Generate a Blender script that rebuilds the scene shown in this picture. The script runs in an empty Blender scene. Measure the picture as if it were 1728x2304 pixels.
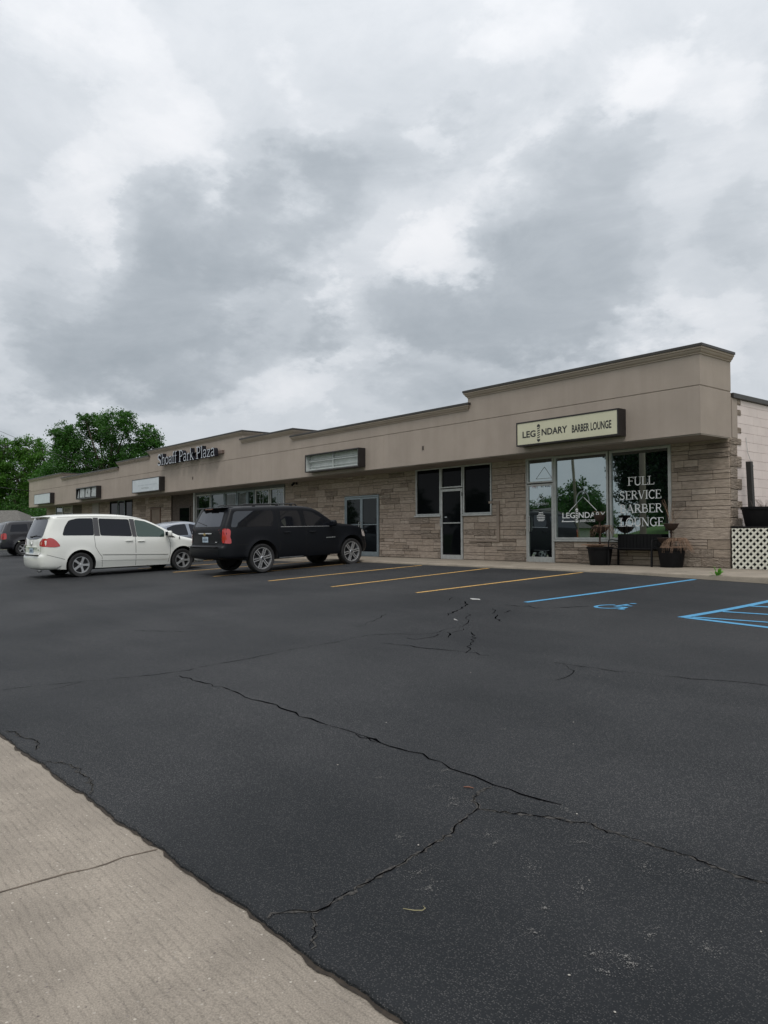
import bpy, math, random
from mathutils import Vector, Matrix
from mathutils.bvhtree import BVHTree
from mathutils.geometry import delaunay_2d_cdt
R = math.radians
scene = bpy.context.scene
col = scene.collection

# ------------------------------------------------------------------ camera
CAMX, CAMY, CAMZ = 8.3238, -15.4205, 0.7999
Dv = Vector((-0.77476554, 0.63163195, 0.02791843)); Rv = Vector((0.6317971, 0.77512562, -0.00356347)); Uv = Vector((0.02389109, -0.01487793, 0.99960385))
cam = bpy.data.cameras.new('camera'); camo = bpy.data.objects.new('camera', cam); col.objects.link(camo)
mw = Matrix((Rv, Uv, -Dv)).transposed().to_4x4(); mw.translation = (CAMX, CAMY, CAMZ)
camo.matrix_world = mw
cam.sensor_fit = 'VERTICAL'; cam.sensor_height = 24.0; cam.lens = 24.0 * 1732.35 / 2304
cam.clip_start = 0.05; cam.clip_end = 2000
scene.camera = camo
scene.render.resolution_x = 768; scene.render.resolution_y = 1024
vs = scene.view_settings
scene.display_settings.display_device = 'sRGB'
vs.view_transform = 'Standard'; vs.look = 'None'; vs.gamma = 1; vs.exposure = 0
scene.cycles.use_denoising = True

# ------------------------------------------------------------------ world: overcast cloud deck over a Nishita sky
SUN_EL, SUN_AZ = R(58), (0.75, -0.66)      # sun direction (x, y) on the ground plane
world = bpy.data.worlds.new('World'); scene.world = world; world.use_nodes = True
nt = world.node_tree; nt.nodes.clear()
def N(t, **k):
    n = nt.nodes.new(t)
    for a, b in k.items(): setattr(n, a, b)
    return n
def lk(a, b): nt.links.new(a, b)
def M(op, a, b=None, c=None, clamp=False):
    n = N('ShaderNodeMath', operation=op); n.use_clamp = clamp
    for i, v in enumerate((a, b, c)):
        if v is None: continue
        if isinstance(v, (int, float)): n.inputs[i].default_value = v
        else: lk(v, n.inputs[i])
    return n.outputs[0]
def VM(op, a, b=None, sc=None):
    n = N('ShaderNodeVectorMath', operation=op)
    for i, v in enumerate((a, b)):
        if v is None: continue
        if isinstance(v, (tuple, list, Vector)): n.inputs[i].default_value = v
        else: lk(v, n.inputs[i])
    if sc is not None: n.inputs['Scale'].default_value = sc
    return n
out = N('ShaderNodeOutputWorld'); bg = N('ShaderNodeBackground')
lk(bg.outputs[0], out.inputs[0])
sky = N('ShaderNodeTexSky', sky_type='NISHITA'); sky.sun_disc = False
sky.sun_elevation = SUN_EL; sky.sun_rotation = math.atan2(SUN_AZ[0], SUN_AZ[1]); sky.dust_density = 2.0
geo = N('ShaderNodeTexCoord'); dirv = geo.outputs['Generated']
dirn = VM('NORMALIZE', dirv).outputs[0]
sep = N('ShaderNodeSeparateXYZ'); lk(dirn, sep.inputs[0])
zc = M('MAXIMUM', sep.outputs[2], 0.0)
# cloud plane coordinates: the deck is a flat sheet overhead, so its texture closes up to the horizon
inv = M('DIVIDE', 1.0, M('ADD', zc, 0.9))
flat_ = VM('MULTIPLY', dirn, (1.0, 1.0, 1.9)).outputs[0]
plane = VM('SCALE', flat_); lk(inv, plane.inputs['Scale'])
plane = plane.outputs[0]
def noise(vec, scale, detail, rough=0.55, dist=0.0):
    n = N('ShaderNodeTexNoise'); lk(vec, n.inputs['Vector'])
    n.inputs['Scale'].default_value = scale; n.inputs['Detail'].default_value = detail
    n.inputs['Roughness'].default_value = rough; n.inputs['Distortion'].default_value = dist
    return n
# azimuth / elevation about north-west, in radians
hf = Vector((Dv.x, Dv.y, 0)).normalized(); hr = Vector((-hf.y, hf.x, 0)) * -1
azf = VM('DOT_PRODUCT', dirn, tuple(hf)).outputs['Value']; azr = VM('DOT_PRODUCT', dirn, tuple(hr)).outputs['Value']
azi = M('ARCTAN2', azr, azf); ele = M('ARCSINE', sep.outputs[2])
comb = N('ShaderNodeCombineXYZ'); lk(azi, comb.inputs[0]); lk(ele, comb.inputs[1])
wn = noise(plane, 4.0, 7, 0.6)
warp = VM('MULTIPLY', VM('SUBTRACT', wn.outputs['Color'], (0.5, 0.5, 0.5)).outputs[0], (0.24, 0.20, 0.0)).outputs[0]
wn2 = noise(plane, 17.0, 5, 0.62)
warp2 = VM('MULTIPLY', VM('SUBTRACT', wn2.outputs['Color'], (0.5, 0.5, 0.5)).outputs[0], (0.085, 0.075, 0.0)).outputs[0]
uv = VM('ADD', VM('ADD', comb.outputs[0], warp).outputs[0], warp2).outputs[0]
SKY = [[-0.277,0.474,0.106,0.052,-25,0.24],[-0.359,0.406,0.046,0.043,0,0.2],[-0.406,0.375,0.055,0.032,0,0.12],[-0.028,0.508,0.076,0.029,-15,0.16],[0.081,0.502,0.031,0.028,0,0.2],[0.354,0.516,0.052,0.032,20,0.32],[0.153,0.445,0.098,0.028,35,0.18],[0.08,0.355,0.051,0.04,0,0.22],[0.038,0.382,0.071,0.026,35,0.16],[-0.095,0.3,0.028,0.045,20,0.16],[-0.137,0.179,0.09,0.04,10,0.2],[0.333,0.241,0.078,0.032,0,0.16],[0.451,0.481,0.033,0.041,0,0.16],[0.155,0.596,0.064,0.028,0,0.16],[-0.382,0.556,0.122,0.032,0,0.14],[-0.125,0.595,0.086,0.023,0,0.06],[0.18,0.148,0.059,0.034,0,0.0],[0.428,0.274,0.031,0.031,0,0.1],[0.104,0.338,0.038,0.023,0,0.15],[-0.231,0.337,0.121,0.083,35,-0.34],[-0.337,0.221,0.104,0.065,15,-0.32],[-0.125,0.401,0.109,0.045,35,-0.22],[-0.265,0.158,0.096,0.039,0,-0.34],[-0.107,0.249,0.031,0.026,0,-0.24],[0.02,0.295,0.063,0.037,0,-0.26],[0.104,0.254,0.135,0.034,0,-0.34],[0.181,0.318,0.098,0.053,25,-0.26],[0.28,0.363,0.101,0.071,30,-0.26],[0.061,0.18,0.116,0.034,0,-0.18],[0.136,0.522,0.13,0.04,20,-0.16],[0.259,0.474,0.076,0.044,35,-0.14],[0.358,0.452,0.035,0.054,0,-0.12],[0.023,0.334,0.032,0.026,0,-0.18],[0.131,0.358,0.025,0.025,0,-0.16],[-0.44,0.223,0.046,0.103,0,-0.14],[0.439,0.353,0.037,0.062,0,-0.16],[0.25,0.264,0.082,0.033,0,-0.24],[-0.077,0.463,0.08,0.028,30,-0.1],[-0.185,0.413,0.051,0.034,0,-0.1]]
def blobs(lst, k=1.0):
    acc = None
    for (u, v, a, b, an, w) in lst:
        mp = N('ShaderNodeMapping', vector_type='TEXTURE'); lk(uv, mp.inputs[0])
        mp.inputs['Location'].default_value = (u, v, 0); mp.inputs['Rotation'].default_value = (0, 0, R(an)); mp.inputs['Scale'].default_value = (a * k, b * k, 1)
        q = VM('DOT_PRODUCT', mp.outputs[0], mp.outputs[0]).outputs['Value']
        e = M('EXPONENT', M('MULTIPLY', q, -1.0))
        acc = M('MULTIPLY_ADD', e, abs(w), acc if acc is not None else 0.0)
    return acc
dark = blobs([t_ for t_ in SKY if t_[5] < 0], 1.15); bright = blobs([t_ for t_ in SKY if t_[5] > 0], 1.1)
puff = noise(plane, 4.5, 10, 0.62, 0.15).outputs[0]; mid = noise(plane, 9.0, 8, 0.62).outputs[0]; soft = noise(plane, 2.2, 5, 0.5).outputs[0]
def sstep(x, lo, hi):
    n = N('ShaderNodeMapRange', interpolation_type='SMOOTHSTEP'); lk(x, n.inputs[0]); n.inputs[1].default_value = lo; n.inputs[2].default_value = hi; return n.outputs[0]
# cloud banks: broad masses broken up by billows, with fairly crisp rims
dn = M('MULTIPLY_ADD', M('SUBTRACT', puff, 0.5), 0.52, M('MULTIPLY_ADD', M('SUBTRACT', mid, 0.5), 0.36, dark))
bank = M('ADD', M('MULTIPLY', sstep(dn, 0.10, 0.17), 0.045), M('ADD', M('MULTIPLY', sstep(dn, 0.20, 0.30), 0.035), M('MULTIPLY', sstep(dn, 0.0, 0.50), 0.145)))
bn = M('MULTIPLY_ADD', M('SUBTRACT', puff, 0.5), -0.55, M('MULTIPLY_ADD', M('SUBTRACT', mid, 0.5), -0.42, bright))
white = M('ADD', M('MULTIPLY', sstep(bn, 0.09, 0.17), 0.06), M('ADD', M('MULTIPLY', sstep(bn, 0.18, 0.28), 0.05), M('MULTIPLY', sstep(bn, -0.05, 0.32), 0.10)))
streak_v = VM('MULTIPLY', uv, (1.0, 1.0, 1.0)).outputs[0]
rot = N('ShaderNodeMapping'); lk(comb.outputs[0], rot.inputs[0]); rot.inputs['Rotation'].default_value = (0, 0, R(-32)); rot.inputs['Scale'].default_value = (3.0, 6.5, 1)
wisp = noise(rot.outputs[0], 1.4, 9, 0.62, 0.6).outputs[0]
tex = M('ADD', M('MULTIPLY', M('SUBTRACT', wisp, 0.5), 0.30), M('MULTIPLY_ADD', M('SUBTRACT', mid, 0.5), 0.20, M('MULTIPLY', M('SUBTRACT', soft, 0.5), 0.24)))
lift = M('MULTIPLY', M('POWER', zc, 1.4), 0.16)
away = M('MULTIPLY', M('SUBTRACT', 1.0, azf), 0.08)
f3 = M('ADD', M('ADD', M('SUBTRACT', white, bank), tex), M('ADD', 0.70, M('ADD', lift, away)))
ramp = N('ShaderNodeValToRGB'); lk(f3, ramp.inputs[0])
cr = ramp.color_ramp; cr.interpolation = 'B_SPLINE'
def lin(c):
    return tuple((x / 12.92 if x <= 0.04045 else ((x + 0.055) / 1.055) ** 2.4) for x in [v / 255 for v in c])
stops = [(0.0, (98, 110, 117)), (0.20, (117, 130, 138)), (0.36, (140, 151, 159)), (0.50, (164, 172, 180)), (0.64, (189, 196, 203)), (0.80, (216, 221, 227)), (1.0, (243, 244, 247))]
while len(cr.elements) < len(stops): cr.elements.new(0.5)
for e, (p, c) in zip(cr.elements, stops): e.position = p; e.color = (*lin(c), 1)
SKY_GAIN = 1.0
mixs = N('ShaderNodeMix', data_type='RGBA'); mixs.inputs[0].default_value = 0.97
nsk = N('ShaderNodeVectorMath', operation='SCALE'); lk(sky.outputs[0], nsk.inputs[0]); nsk.inputs['Scale'].default_value = 0.08
lk(nsk.outputs[0], mixs.inputs[6])
brt = N('ShaderNodeVectorMath', operation='SCALE'); lk(ramp.outputs[0], brt.inputs[0])
gain = M('MULTIPLY_ADD', M('POWER', zc, 2.0), 0.55, 0.98); lk(gain, brt.inputs['Scale'])
lk(brt.outputs[0], mixs.inputs[7]); lk(mixs.outputs[2], bg.inputs[0]); bg.inputs[1].default_value = SKY_GAIN

sl = bpy.data.lights.new('sun', 'SUN'); sl.energy = 1.5; sl.angle = R(24); sl.color = (1.0, 0.965, 0.91)
so = bpy.data.objects.new('sun', sl); col.objects.link(so)
sd = Vector((SUN_AZ[0] * math.cos(SUN_EL), SUN_AZ[1] * math.cos(SUN_EL), math.sin(SUN_EL)))
so.rotation_euler = sd.to_track_quat('Z', 'Y').to_euler(); so.location = (0, -20, 30)

# ------------------------------------------------------------------ helpers
class MB:
    """collects faces and links them as one mesh object"""
    def __init__(s): s.v = []; s.f = []; s.m = []; s.c = []; s.cur = 0; s.col = None
    def vert(s, p): s.v.append(tuple(p)); return len(s.v) - 1
    def face(s, idx, m=None):
        s.f.append(tuple(idx)); s.m.append(s.cur if m is None else m); s.c.append(s.col)
    def quad(s, *pts, m=None):
        n = len(s.v); s.v += [tuple(p) for p in pts]; s.face(range(n, n + len(pts)), m)
    def box(s, x0, x1, y0, y1, z0, z1, m=None, b=0.0):
        if b <= 0:
            n = len(s.v)
            s.v += [(x, y, z) for z in (z0, z1) for y in (y0, y1) for x in (x0, x1)]
            for f in ((0, 2, 3, 1), (4, 5, 7, 6), (0, 1, 5, 4), (2, 6, 7, 3), (0, 4, 6, 2), (1, 3, 7, 5)): s.face([n + i for i in f], m)
            return
        # chamfered box
        n = len(s.v); X = (x0, x1); Y = (y0, y1); Z = (z0, z1); ids = {}
        for i in (0, 1):
            for j in (0, 1):
                for k in (0, 1):
                    sx, sy, sz = (1 if i == 0 else -1), (1 if j == 0 else -1), (1 if k == 0 else -1)
                    ids[i, j, k, 'x'] = s.vert((X[i], Y[j] + sy * b, Z[k] + sz * b))
                    ids[i, j, k, 'y'] = s.vert((X[i] + sx * b, Y[j], Z[k] + sz * b))
                    ids[i, j, k, 'z'] = s.vert((X[i] + sx * b, Y[j] + sy * b, Z[k]))
        for i in (0, 1): s.face([ids[i, j, k, 'x'] for j, k in (((0, 0), (0, 1), (1, 1), (1, 0)) if i == 0 else ((0, 0), (1, 0), (1, 1), (0, 1)))], m)
        for j in (0, 1): s.face([ids[i, j, k, 'y'] for i, k in (((0, 0), (1, 0), (1, 1), (0, 1)) if j == 0 else ((0, 0), (0, 1), (1, 1), (1, 0)))], m)
        for k in (0, 1): s.face([ids[i, j, k, 'z'] for i, j in (((0, 0), (0, 1), (1, 1), (1, 0)) if k == 0 else ((0, 0), (1, 0), (1, 1), (0, 1)))], m)
        for i in (0, 1):
            for j in (0, 1): s.face([ids[i, j, 0, 'x'], ids[i, j, 1, 'x'], ids[i, j, 1, 'y'], ids[i, j, 0, 'y']], m)
            for k in (0, 1): s.face([ids[i, 0, k, 'x'], ids[i, 1, k, 'x'], ids[i, 1, k, 'z'], ids[i, 0, k, 'z']], m)
        for j in (0, 1):
            for k in (0, 1): s.face([ids[0, j, k, 'y'], ids[1, j, k, 'y'], ids[1, j, k, 'z'], ids[0, j, k, 'z']], m)
        for i in (0, 1):
            for j in (0, 1):
                for k in (0, 1): s.face([ids[i, j, k, a] for a in 'xyz'], m)
    def tube(s, pts, r, n=8, m=None, cap=True):
        pts = [Vector(p) for p in pts]; rs = r if isinstance(r, (list, tuple)) else [r] * len(pts)
        rings = []; up = None
        for i, p in enumerate(pts):
            t = (pts[min(i + 1, len(pts) - 1)] - pts[max(i - 1, 0)]).normalized()
            if up is None: up = Vector((0, 0, 1)) if abs(t.z) < 0.9 else Vector((1, 0, 0))
            a = t.cross(up).normalized(); b = a.cross(t).normalized(); up = b
            rings.append([s.vert(p + (a * math.cos(2 * math.pi * k / n) + b * math.sin(2 * math.pi * k / n)) * rs[i]) for k in range(n)])
        for i in range(len(rings) - 1):
            for k in range(n): s.face([rings[i][k], rings[i][(k + 1) % n], rings[i + 1][(k + 1) % n], rings[i + 1][k]], m)
        if cap: s.face(rings[0][::-1], m); s.face(rings[-1], m)
    def lathe(s, prof, c=(0, 0, 0), axis='z', n=32, m=None, closed=False):
        """prof: (radius, height) list turned about an axis through c"""
        rings = []
        for (r, h) in prof:
            ring = []
            for k in range(n):
                a = 2 * math.pi * k / n; ca, sa = math.cos(a) * r, math.sin(a) * r
                p = (c[0] + ca, c[1] + sa, c[2] + h) if axis == 'z' else (c[0] + ca, c[1] + h, c[2] + sa)
                ring.append(s.vert(p))
            rings.append(ring)
        L = len(rings)
        for i in range(L if closed else L - 1):
            A, B = rings[i], rings[(i + 1) % L]
            for k in range(n): s.face([A[k], A[(k + 1) % n], B[(k + 1) % n], B[k]], m)
    def disc(s, c, r, axis='y', n=32, m=None, h=0):
        pts = [(c[0] + r * math.cos(2 * math.pi * k / n), c[1], c[2] + r * math.sin(2 * math.pi * k / n)) if axis == 'y' else (c[0] + r * math.cos(2 * math.pi * k / n), c[1] + r * math.sin(2 * math.pi * k / n), c[2]) for k in range(n)]
        s.quad(*pts, m=m)
    def prism(s, poly, f0, f1, m=None):
        """poly: 2D outline; f0/f1 map (a, b) to the two end positions"""
        n = len(poly); A = [s.vert(f0(*p)) for p in poly]; B = [s.vert(f1(*p)) for p in poly]
        s.face(A[::-1], m); s.face(B, m)
        for i in range(n): j = (i + 1) % n; s.face([A[i], A[j], B[j], B[i]], m)
    def build(s, name, mats, parent=None, smooth=None, **tags):
        me = bpy.data.meshes.new(name); me.from_pydata(s.v, [], s.f)
        mats = mats if isinstance(mats, (list, tuple)) else [mats]
        for mm in mats: me.materials.append(mm)
        if len(mats) > 1: me.polygons.foreach_set('material_index', s.m)
        if any(c is not None for c in s.c):
            at = me.color_attributes.new('tint', 'FLOAT_COLOR', 'CORNER'); data = []
            for p, c in zip(me.polygons, s.c):
                for _ in range(p.loop_total): data.extend((*(c or (0.5, 0.5, 0.5)), 1.0))
            at.data.foreach_set('color', data)
        if smooth is not None:
            me.polygons.foreach_set('use_smooth', [True] * len(me.polygons))
            try: me.set_sharp_from_angle(angle=R(smooth))
            except Exception: pass
        me.validate(); me.update()
        return link(name, me, parent, **tags)
def link(name, data, parent=None, label=None, cat=None, group=None, kind=None, loc=None, rz=None):
    o = bpy.data.objects.new(name, data); col.objects.link(o)
    if parent is not None: o.parent = parent
    if label: o['label'] = label
    if cat: o['category'] = cat
    if group: o['group'] = group
    if kind: o['kind'] = kind
    if loc: o.location = loc
    if rz is not None: o.rotation_euler = (0, 0, rz)
    return o
def thing(name, label, cat, loc=(0, 0, 0), rz=0, group=None): return link(name, None, None, label, cat, group, None, loc, rz)
def copy_tree(o, parent=None):
    c = o.copy(); col.objects.link(c)
    if parent is not None: c.parent = parent
    for ch in list(o.children): copy_tree(ch, c)
    return c
def sm(t): t = min(1, max(0, t)); return t * t * (3 - 2 * t)
def G(x, y):
    """height of the parking lot"""
    a = .03 + .053 * y; b = -.235 + .03 * (y + 5); t = sm((-11 - x) / 3); z = a * (1 - t) + b * t
    return z - .022 * min(6, max(0, x + 1)) * sm((y + 9) / 5)

# ------------------------------------------------------------------ materials
def mat(name, c, rough=0.6, metal=0.0, spec=0.5, var=0.0, vscale=3.0, bump=0.0, bscale=60.0, coat=0.0, stretch=None, c2=None, tint=0.0, emis=None, fine=0.0):
    m = bpy.data.materials.new(name); m.use_nodes = True; t = m.node_tree; p = t.nodes['Principled BSDF']
    p.inputs['Base Color'].default_value = (*c, 1); p.inputs['Roughness'].default_value = rough; p.inputs['Metallic'].default_value = metal
    p.inputs['Specular IOR Level'].default_value = spec
    if coat: p.inputs['Coat Weight'].default_value = coat; p.inputs['Coat Roughness'].default_value = 0.04
    if emis: p.inputs['Emission Color'].default_value = (*emis[0], 1); p.inputs['Emission Strength'].default_value = emis[1]
    g = t.nodes.new('ShaderNodeNewGeometry'); vec = g.outputs['Position']
    if stretch:
        mp = t.nodes.new('ShaderNodeMapping'); t.links.new(vec, mp.inputs[0]); mp.inputs['Scale'].default_value = stretch; vec = mp.outputs[0]
    colo = None
    if var or c2:
        n = t.nodes.new('ShaderNodeTexNoise'); n.inputs['Scale'].default_value = vscale; n.inputs['Detail'].default_value = 6; n.inputs['Roughness'].default_value = 0.6
        t.links.new(vec, n.inputs['Vector'])
        r = t.nodes.new('ShaderNodeValToRGB'); t.links.new(n.outputs[0], r.inputs[0]); r.color_ramp.elements[0].position = 0.3; r.color_ramp.elements[1].position = 0.7
        lo = c2 if c2 else tuple(x * (1 - var) for x in c); hi = c if c2 else tuple(min(1, x * (1 + var)) for x in c)
        r.color_ramp.elements[0].color = (*lo, 1); r.color_ramp.elements[1].color = (*hi, 1); colo = r.outputs[0]
    if fine:
        n = t.nodes.new('ShaderNodeTexNoise'); n.inputs['Scale'].default_value = bscale * 1.3; n.inputs['Detail'].default_value = 3; t.links.new(vec, n.inputs['Vector'])
        mr = t.nodes.new('ShaderNodeMapRange'); t.links.new(n.outputs[0], mr.inputs[0]); mr.inputs[1].default_value = .3; mr.inputs[2].default_value = .7; mr.inputs[3].default_value = 1 - fine; mr.inputs[4].default_value = 1 + fine
        mx = t.nodes.new('ShaderNodeVectorMath'); mx.operation = 'SCALE'
        if colo is None: mx.inputs[0].default_value = c
        else: t.links.new(colo, mx.inputs[0])
        t.links.new(mr.outputs[0], mx.inputs['Scale']); colo = mx.outputs[0]
    if tint:
        a = t.nodes.new('ShaderNodeAttribute'); a.attribute_name = 'tint'
        mx = t.nodes.new('ShaderNodeMix'); mx.data_type = 'RGBA'; mx.blend_type = 'MULTIPLY'; mx.inputs[0].default_value = 1.0
        if colo is None: mx.inputs[6].default_value = (*c, 1)
        else: t.links.new(colo, mx.inputs[6])
        s2 = t.nodes.new('ShaderNodeVectorMath'); s2.operation = 'SCALE'; s2.inputs['Scale'].default_value = tint; t.links.new(a.outputs['Color'], s2.inputs[0])
        t.links.new(s2.outputs[0], mx.inputs[7]); colo = mx.outputs[2]
    if colo is not None: t.links.new(colo, p.inputs['Base Color'])
    if bump:
        n = t.nodes.new('ShaderNodeTexNoise'); n.inputs['Scale'].default_value = bscale; n.inputs['Detail'].default_value = 5; t.links.new(vec, n.inputs['Vector'])
        b = t.nodes.new('ShaderNodeBump'); b.inputs['Strength'].default_value = bump; b.inputs['Distance'].default_value = 0.01; t.links.new(n.outputs[0], b.inputs['Height']); t.links.new(b.outputs[0], p.inputs['Normal'])
    return m
def ntree(name):
    m = bpy.data.materials.new(name); m.use_nodes = True; t = m.node_tree
    return m, t, t.nodes['Principled BSDF']
def asphalt_mat():
    m, t, p = ntree('asphalt'); L = t.links.new; nd = t.nodes.new
    g = nd('ShaderNodeNewGeometry'); pos = g.outputs['Position']
    big = nd('ShaderNodeTexNoise'); big.inputs['Scale'].default_value = 0.35; big.inputs['Detail'].default_value = 5; big.inputs['Roughness'].default_value = .55; L(pos, big.inputs['Vector'])
    st = nd('ShaderNodeMapping'); L(pos, st.inputs[0]); st.inputs['Scale'].default_value = (0.25, 1.6, 1); st.inputs['Rotation'].default_value = (0, 0, R(8))
    streak = nd('ShaderNodeTexNoise'); streak.inputs['Scale'].default_value = 1.3; streak.inputs['Detail'].default_value = 5; L(st.outputs[0], streak.inputs['Vector'])
    add = nd('ShaderNodeMath'); add.operation = 'MULTIPLY_ADD'; L(streak.outputs[0], add.inputs[0]); add.inputs[1].default_value = .5; L(big.outputs[0], add.inputs[2])
    r = nd('ShaderNodeValToRGB'); L(add.outputs[0], r.inputs[0]); e = r.color_ramp.elements
    e[0].position = .58; e[0].color = (.0100, .0118, .0140, 1); e[1].position = .95; e[1].color = (.0225, .0240, .0265, 1)
    v = nd('ShaderNodeTexVoronoi'); v.inputs['Scale'].default_value = 150; L(pos, v.inputs['Vector'])
    sp = nd('ShaderNodeSeparateColor'); L(v.outputs['Color'], sp.inputs[0])
    mr = nd('ShaderNodeMapRange'); L(sp.outputs[0], mr.inputs[0]); mr.inputs[1].default_value = .35; mr.inputs[2].default_value = 1.0; mr.inputs[3].default_value = 0.0; mr.inputs[4].default_value = .8
    d = nd('ShaderNodeMapRange'); L(v.outputs['Distance'], d.inputs[0]); d.inputs[1].default_value = .2; d.inputs[2].default_value = .55; d.inputs[3].default_value = 1; d.inputs[4].default_value = 0
    mu = nd('ShaderNodeMath'); mu.operation = 'MULTIPLY'; L(mr.outputs[0], mu.inputs[0]); L(d.outputs[0], mu.inputs[1])
    pn = nd('ShaderNodeMapRange'); L(big.outputs[0], pn.inputs[0]); pn.inputs[1].default_value = .35; pn.inputs[2].default_value = .65; pn.inputs[3].default_value = .45; pn.inputs[4].default_value = 1
    mu2 = nd('ShaderNodeMath'); mu2.operation = 'MULTIPLY'; L(mu.outputs[0], mu2.inputs[0]); L(pn.outputs[0], mu2.inputs[1])
    mx = nd('ShaderNodeMix'); mx.data_type = 'RGBA'; L(mu2.outputs[0], mx.inputs[0]); L(r.outputs[0], mx.inputs[6]); mx.inputs[7].default_value = (.22, .215, .21, 1)
    L(mx.outputs[2], p.inputs['Base Color']); p.inputs['Roughness'].default_value = .68; p.inputs['Specular IOR Level'].default_value = .19
    fn = nd('ShaderNodeTexNoise'); fn.inputs['Scale'].default_value = 110; fn.inputs['Detail'].default_value = 4; L(pos, fn.inputs['Vector'])
    ad = nd('ShaderNodeMath'); ad.operation = 'ADD'; L(fn.outputs[0], ad.inputs[0]); L(mu.outputs[0], ad.inputs[1])
    b = nd('ShaderNodeBump'); b.inputs['Strength'].default_value = .7; b.inputs['Distance'].default_value = .006; L(ad.outputs[0], b.inputs['Height']); L(b.outputs[0], p.inputs['Normal'])
    return m
def concrete_mat(name, c, grooves=False):
    m, t, p = ntree(name); L = t.links.new; nd = t.nodes.new
    g = nd('ShaderNodeNewGeometry'); pos = g.outputs['Position']
    n = nd('ShaderNodeTexNoise'); n.inputs['Scale'].default_value = 1.5; n.inputs['Detail'].default_value = 8; n.inputs['Roughness'].default_value = .65; L(pos, n.inputs['Vector'])
    r = nd('ShaderNodeValToRGB'); L(n.outputs[0], r.inputs[0]); e = r.color_ramp.elements; e[0].position = .3; e[1].position = .7
    e[0].color = (*[x * .70 for x in c], 1); e[1].color = (*[x * 1.15 for x in c], 1)
    f = nd('ShaderNodeTexNoise'); f.inputs['Scale'].default_value = 140; f.inputs['Detail'].default_value = 4; f.inputs['Roughness'].default_value = .7; L(pos, f.inputs['Vector'])
    fm = nd('ShaderNodeMapRange'); L(f.outputs[0], fm.inputs[0]); fm.inputs[1].default_value = .3; fm.inputs[2].default_value = .7; fm.inputs[3].default_value = .62; fm.inputs[4].default_value = 1.28
    s = nd('ShaderNodeVectorMath'); s.operation = 'SCALE'; L(r.outputs[0], s.inputs[0]); L(fm.outputs[0], s.inputs['Scale']); last = s.outputs[0]
    h = f.outputs[0]
    if grooves:
        mp = nd('ShaderNodeMapping'); L(pos, mp.inputs[0]); mp.inputs['Scale'].default_value = (14, 60, 1)
        gn = nd('ShaderNodeTexNoise'); gn.inputs['Scale'].default_value = 1; gn.inputs['Detail'].default_value = 4; gn.inputs['Roughness'].default_value = .7; L(mp.outputs[0], gn.inputs['Vector'])
        sx = nd('ShaderNodeSeparateXYZ'); L(pos, sx.inputs[0])
        wob = nd('ShaderNodeTexNoise'); wob.inputs['Scale'].default_value = 5; wob.inputs['Detail'].default_value = 5; L(pos, wob.inputs['Vector'])
        y1 = nd('ShaderNodeMath'); y1.operation = 'MULTIPLY_ADD'; L(wob.outputs[0], y1.inputs[0]); y1.inputs[1].default_value = .045; L(sx.outputs[1], y1.inputs[2])
        wv = nd('ShaderNodeMath'); wv.operation = 'PINGPONG'; L(y1.outputs[0], wv.inputs[0]); wv.inputs[1].default_value = .02
        gl = nd('ShaderNodeMapRange'); L(wv.outputs[0], gl.inputs[0]); gl.inputs[1].default_value = 0; gl.inputs[2].default_value = .009; gl.inputs[3].default_value = 1; gl.inputs[4].default_value = 0
        gm = nd('ShaderNodeMapRange'); L(gn.outputs[0], gm.inputs[0]); gm.inputs[1].default_value = .42; gm.inputs[2].default_value = .66; gm.inputs[3].default_value = 0; gm.inputs[4].default_value = 1
        gg = nd('ShaderNodeMath'); gg.operation = 'MULTIPLY'; L(gl.outputs[0], gg.inputs[0]); L(gm.outputs[0], gg.inputs[1])
        dk = nd('ShaderNodeMapRange'); L(gg.outputs[0], dk.inputs[0]); dk.inputs[3].default_value = 1; dk.inputs[4].default_value = .80
        s2 = nd('ShaderNodeVectorMath'); s2.operation = 'SCALE'; L(last, s2.inputs[0]); L(dk.outputs[0], s2.inputs['Scale']); last = s2.outputs[0]
        hh = nd('ShaderNodeMath'); hh.operation = 'SUBTRACT'; L(f.outputs[0], hh.inputs[0]); L(gg.outputs[0], hh.inputs[1]); h = hh.outputs[0]
        # exposed pebbles
        vo = nd('ShaderNodeTexVoronoi'); vo.inputs['Scale'].default_value = 60; L(pos, vo.inputs['Vector'])
        sc = nd('ShaderNodeSeparateColor'); L(vo.outputs['Color'], sc.inputs[0])
        gt = nd('ShaderNodeMath'); gt.operation = 'GREATER_THAN'; L(sc.outputs[0], gt.inputs[0]); gt.inputs[1].default_value = .9
        dd = nd('ShaderNodeMath'); dd.operation = 'LESS_THAN'; L(vo.outputs['Distance'], dd.inputs[0]); dd.inputs[1].default_value = .3
        pm = nd('ShaderNodeMath'); pm.operation = 'MULTIPLY'; L(gt.outputs[0], pm.inputs[0]); L(dd.outputs[0], pm.inputs[1])
        pc = nd('ShaderNodeMix'); pc.data_type = 'RGBA'; L(sc.outputs[1], pc.inputs[0]); pc.inputs[6].default_value = (.12, .10, .09, 1); pc.inputs[7].default_value = (.46, .42, .36, 1)
        px = nd('ShaderNodeMix'); px.data_type = 'RGBA'; L(pm.outputs[0], px.inputs[0]); L(last, px.inputs[6]); L(pc.outputs[2], px.inputs[7]); last = px.outputs[2]
    L(last, p.inputs['Base Color']); p.inputs['Roughness'].default_value = .85; p.inputs['Specular IOR Level'].default_value = .3
    b = nd('ShaderNodeBump'); b.inputs['Strength'].default_value = .6; b.inputs['Distance'].default_value = .006 if grooves else .004; L(h, b.inputs['Height']); L(b.outputs[0], p.inputs['Normal'])
    return m
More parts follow.
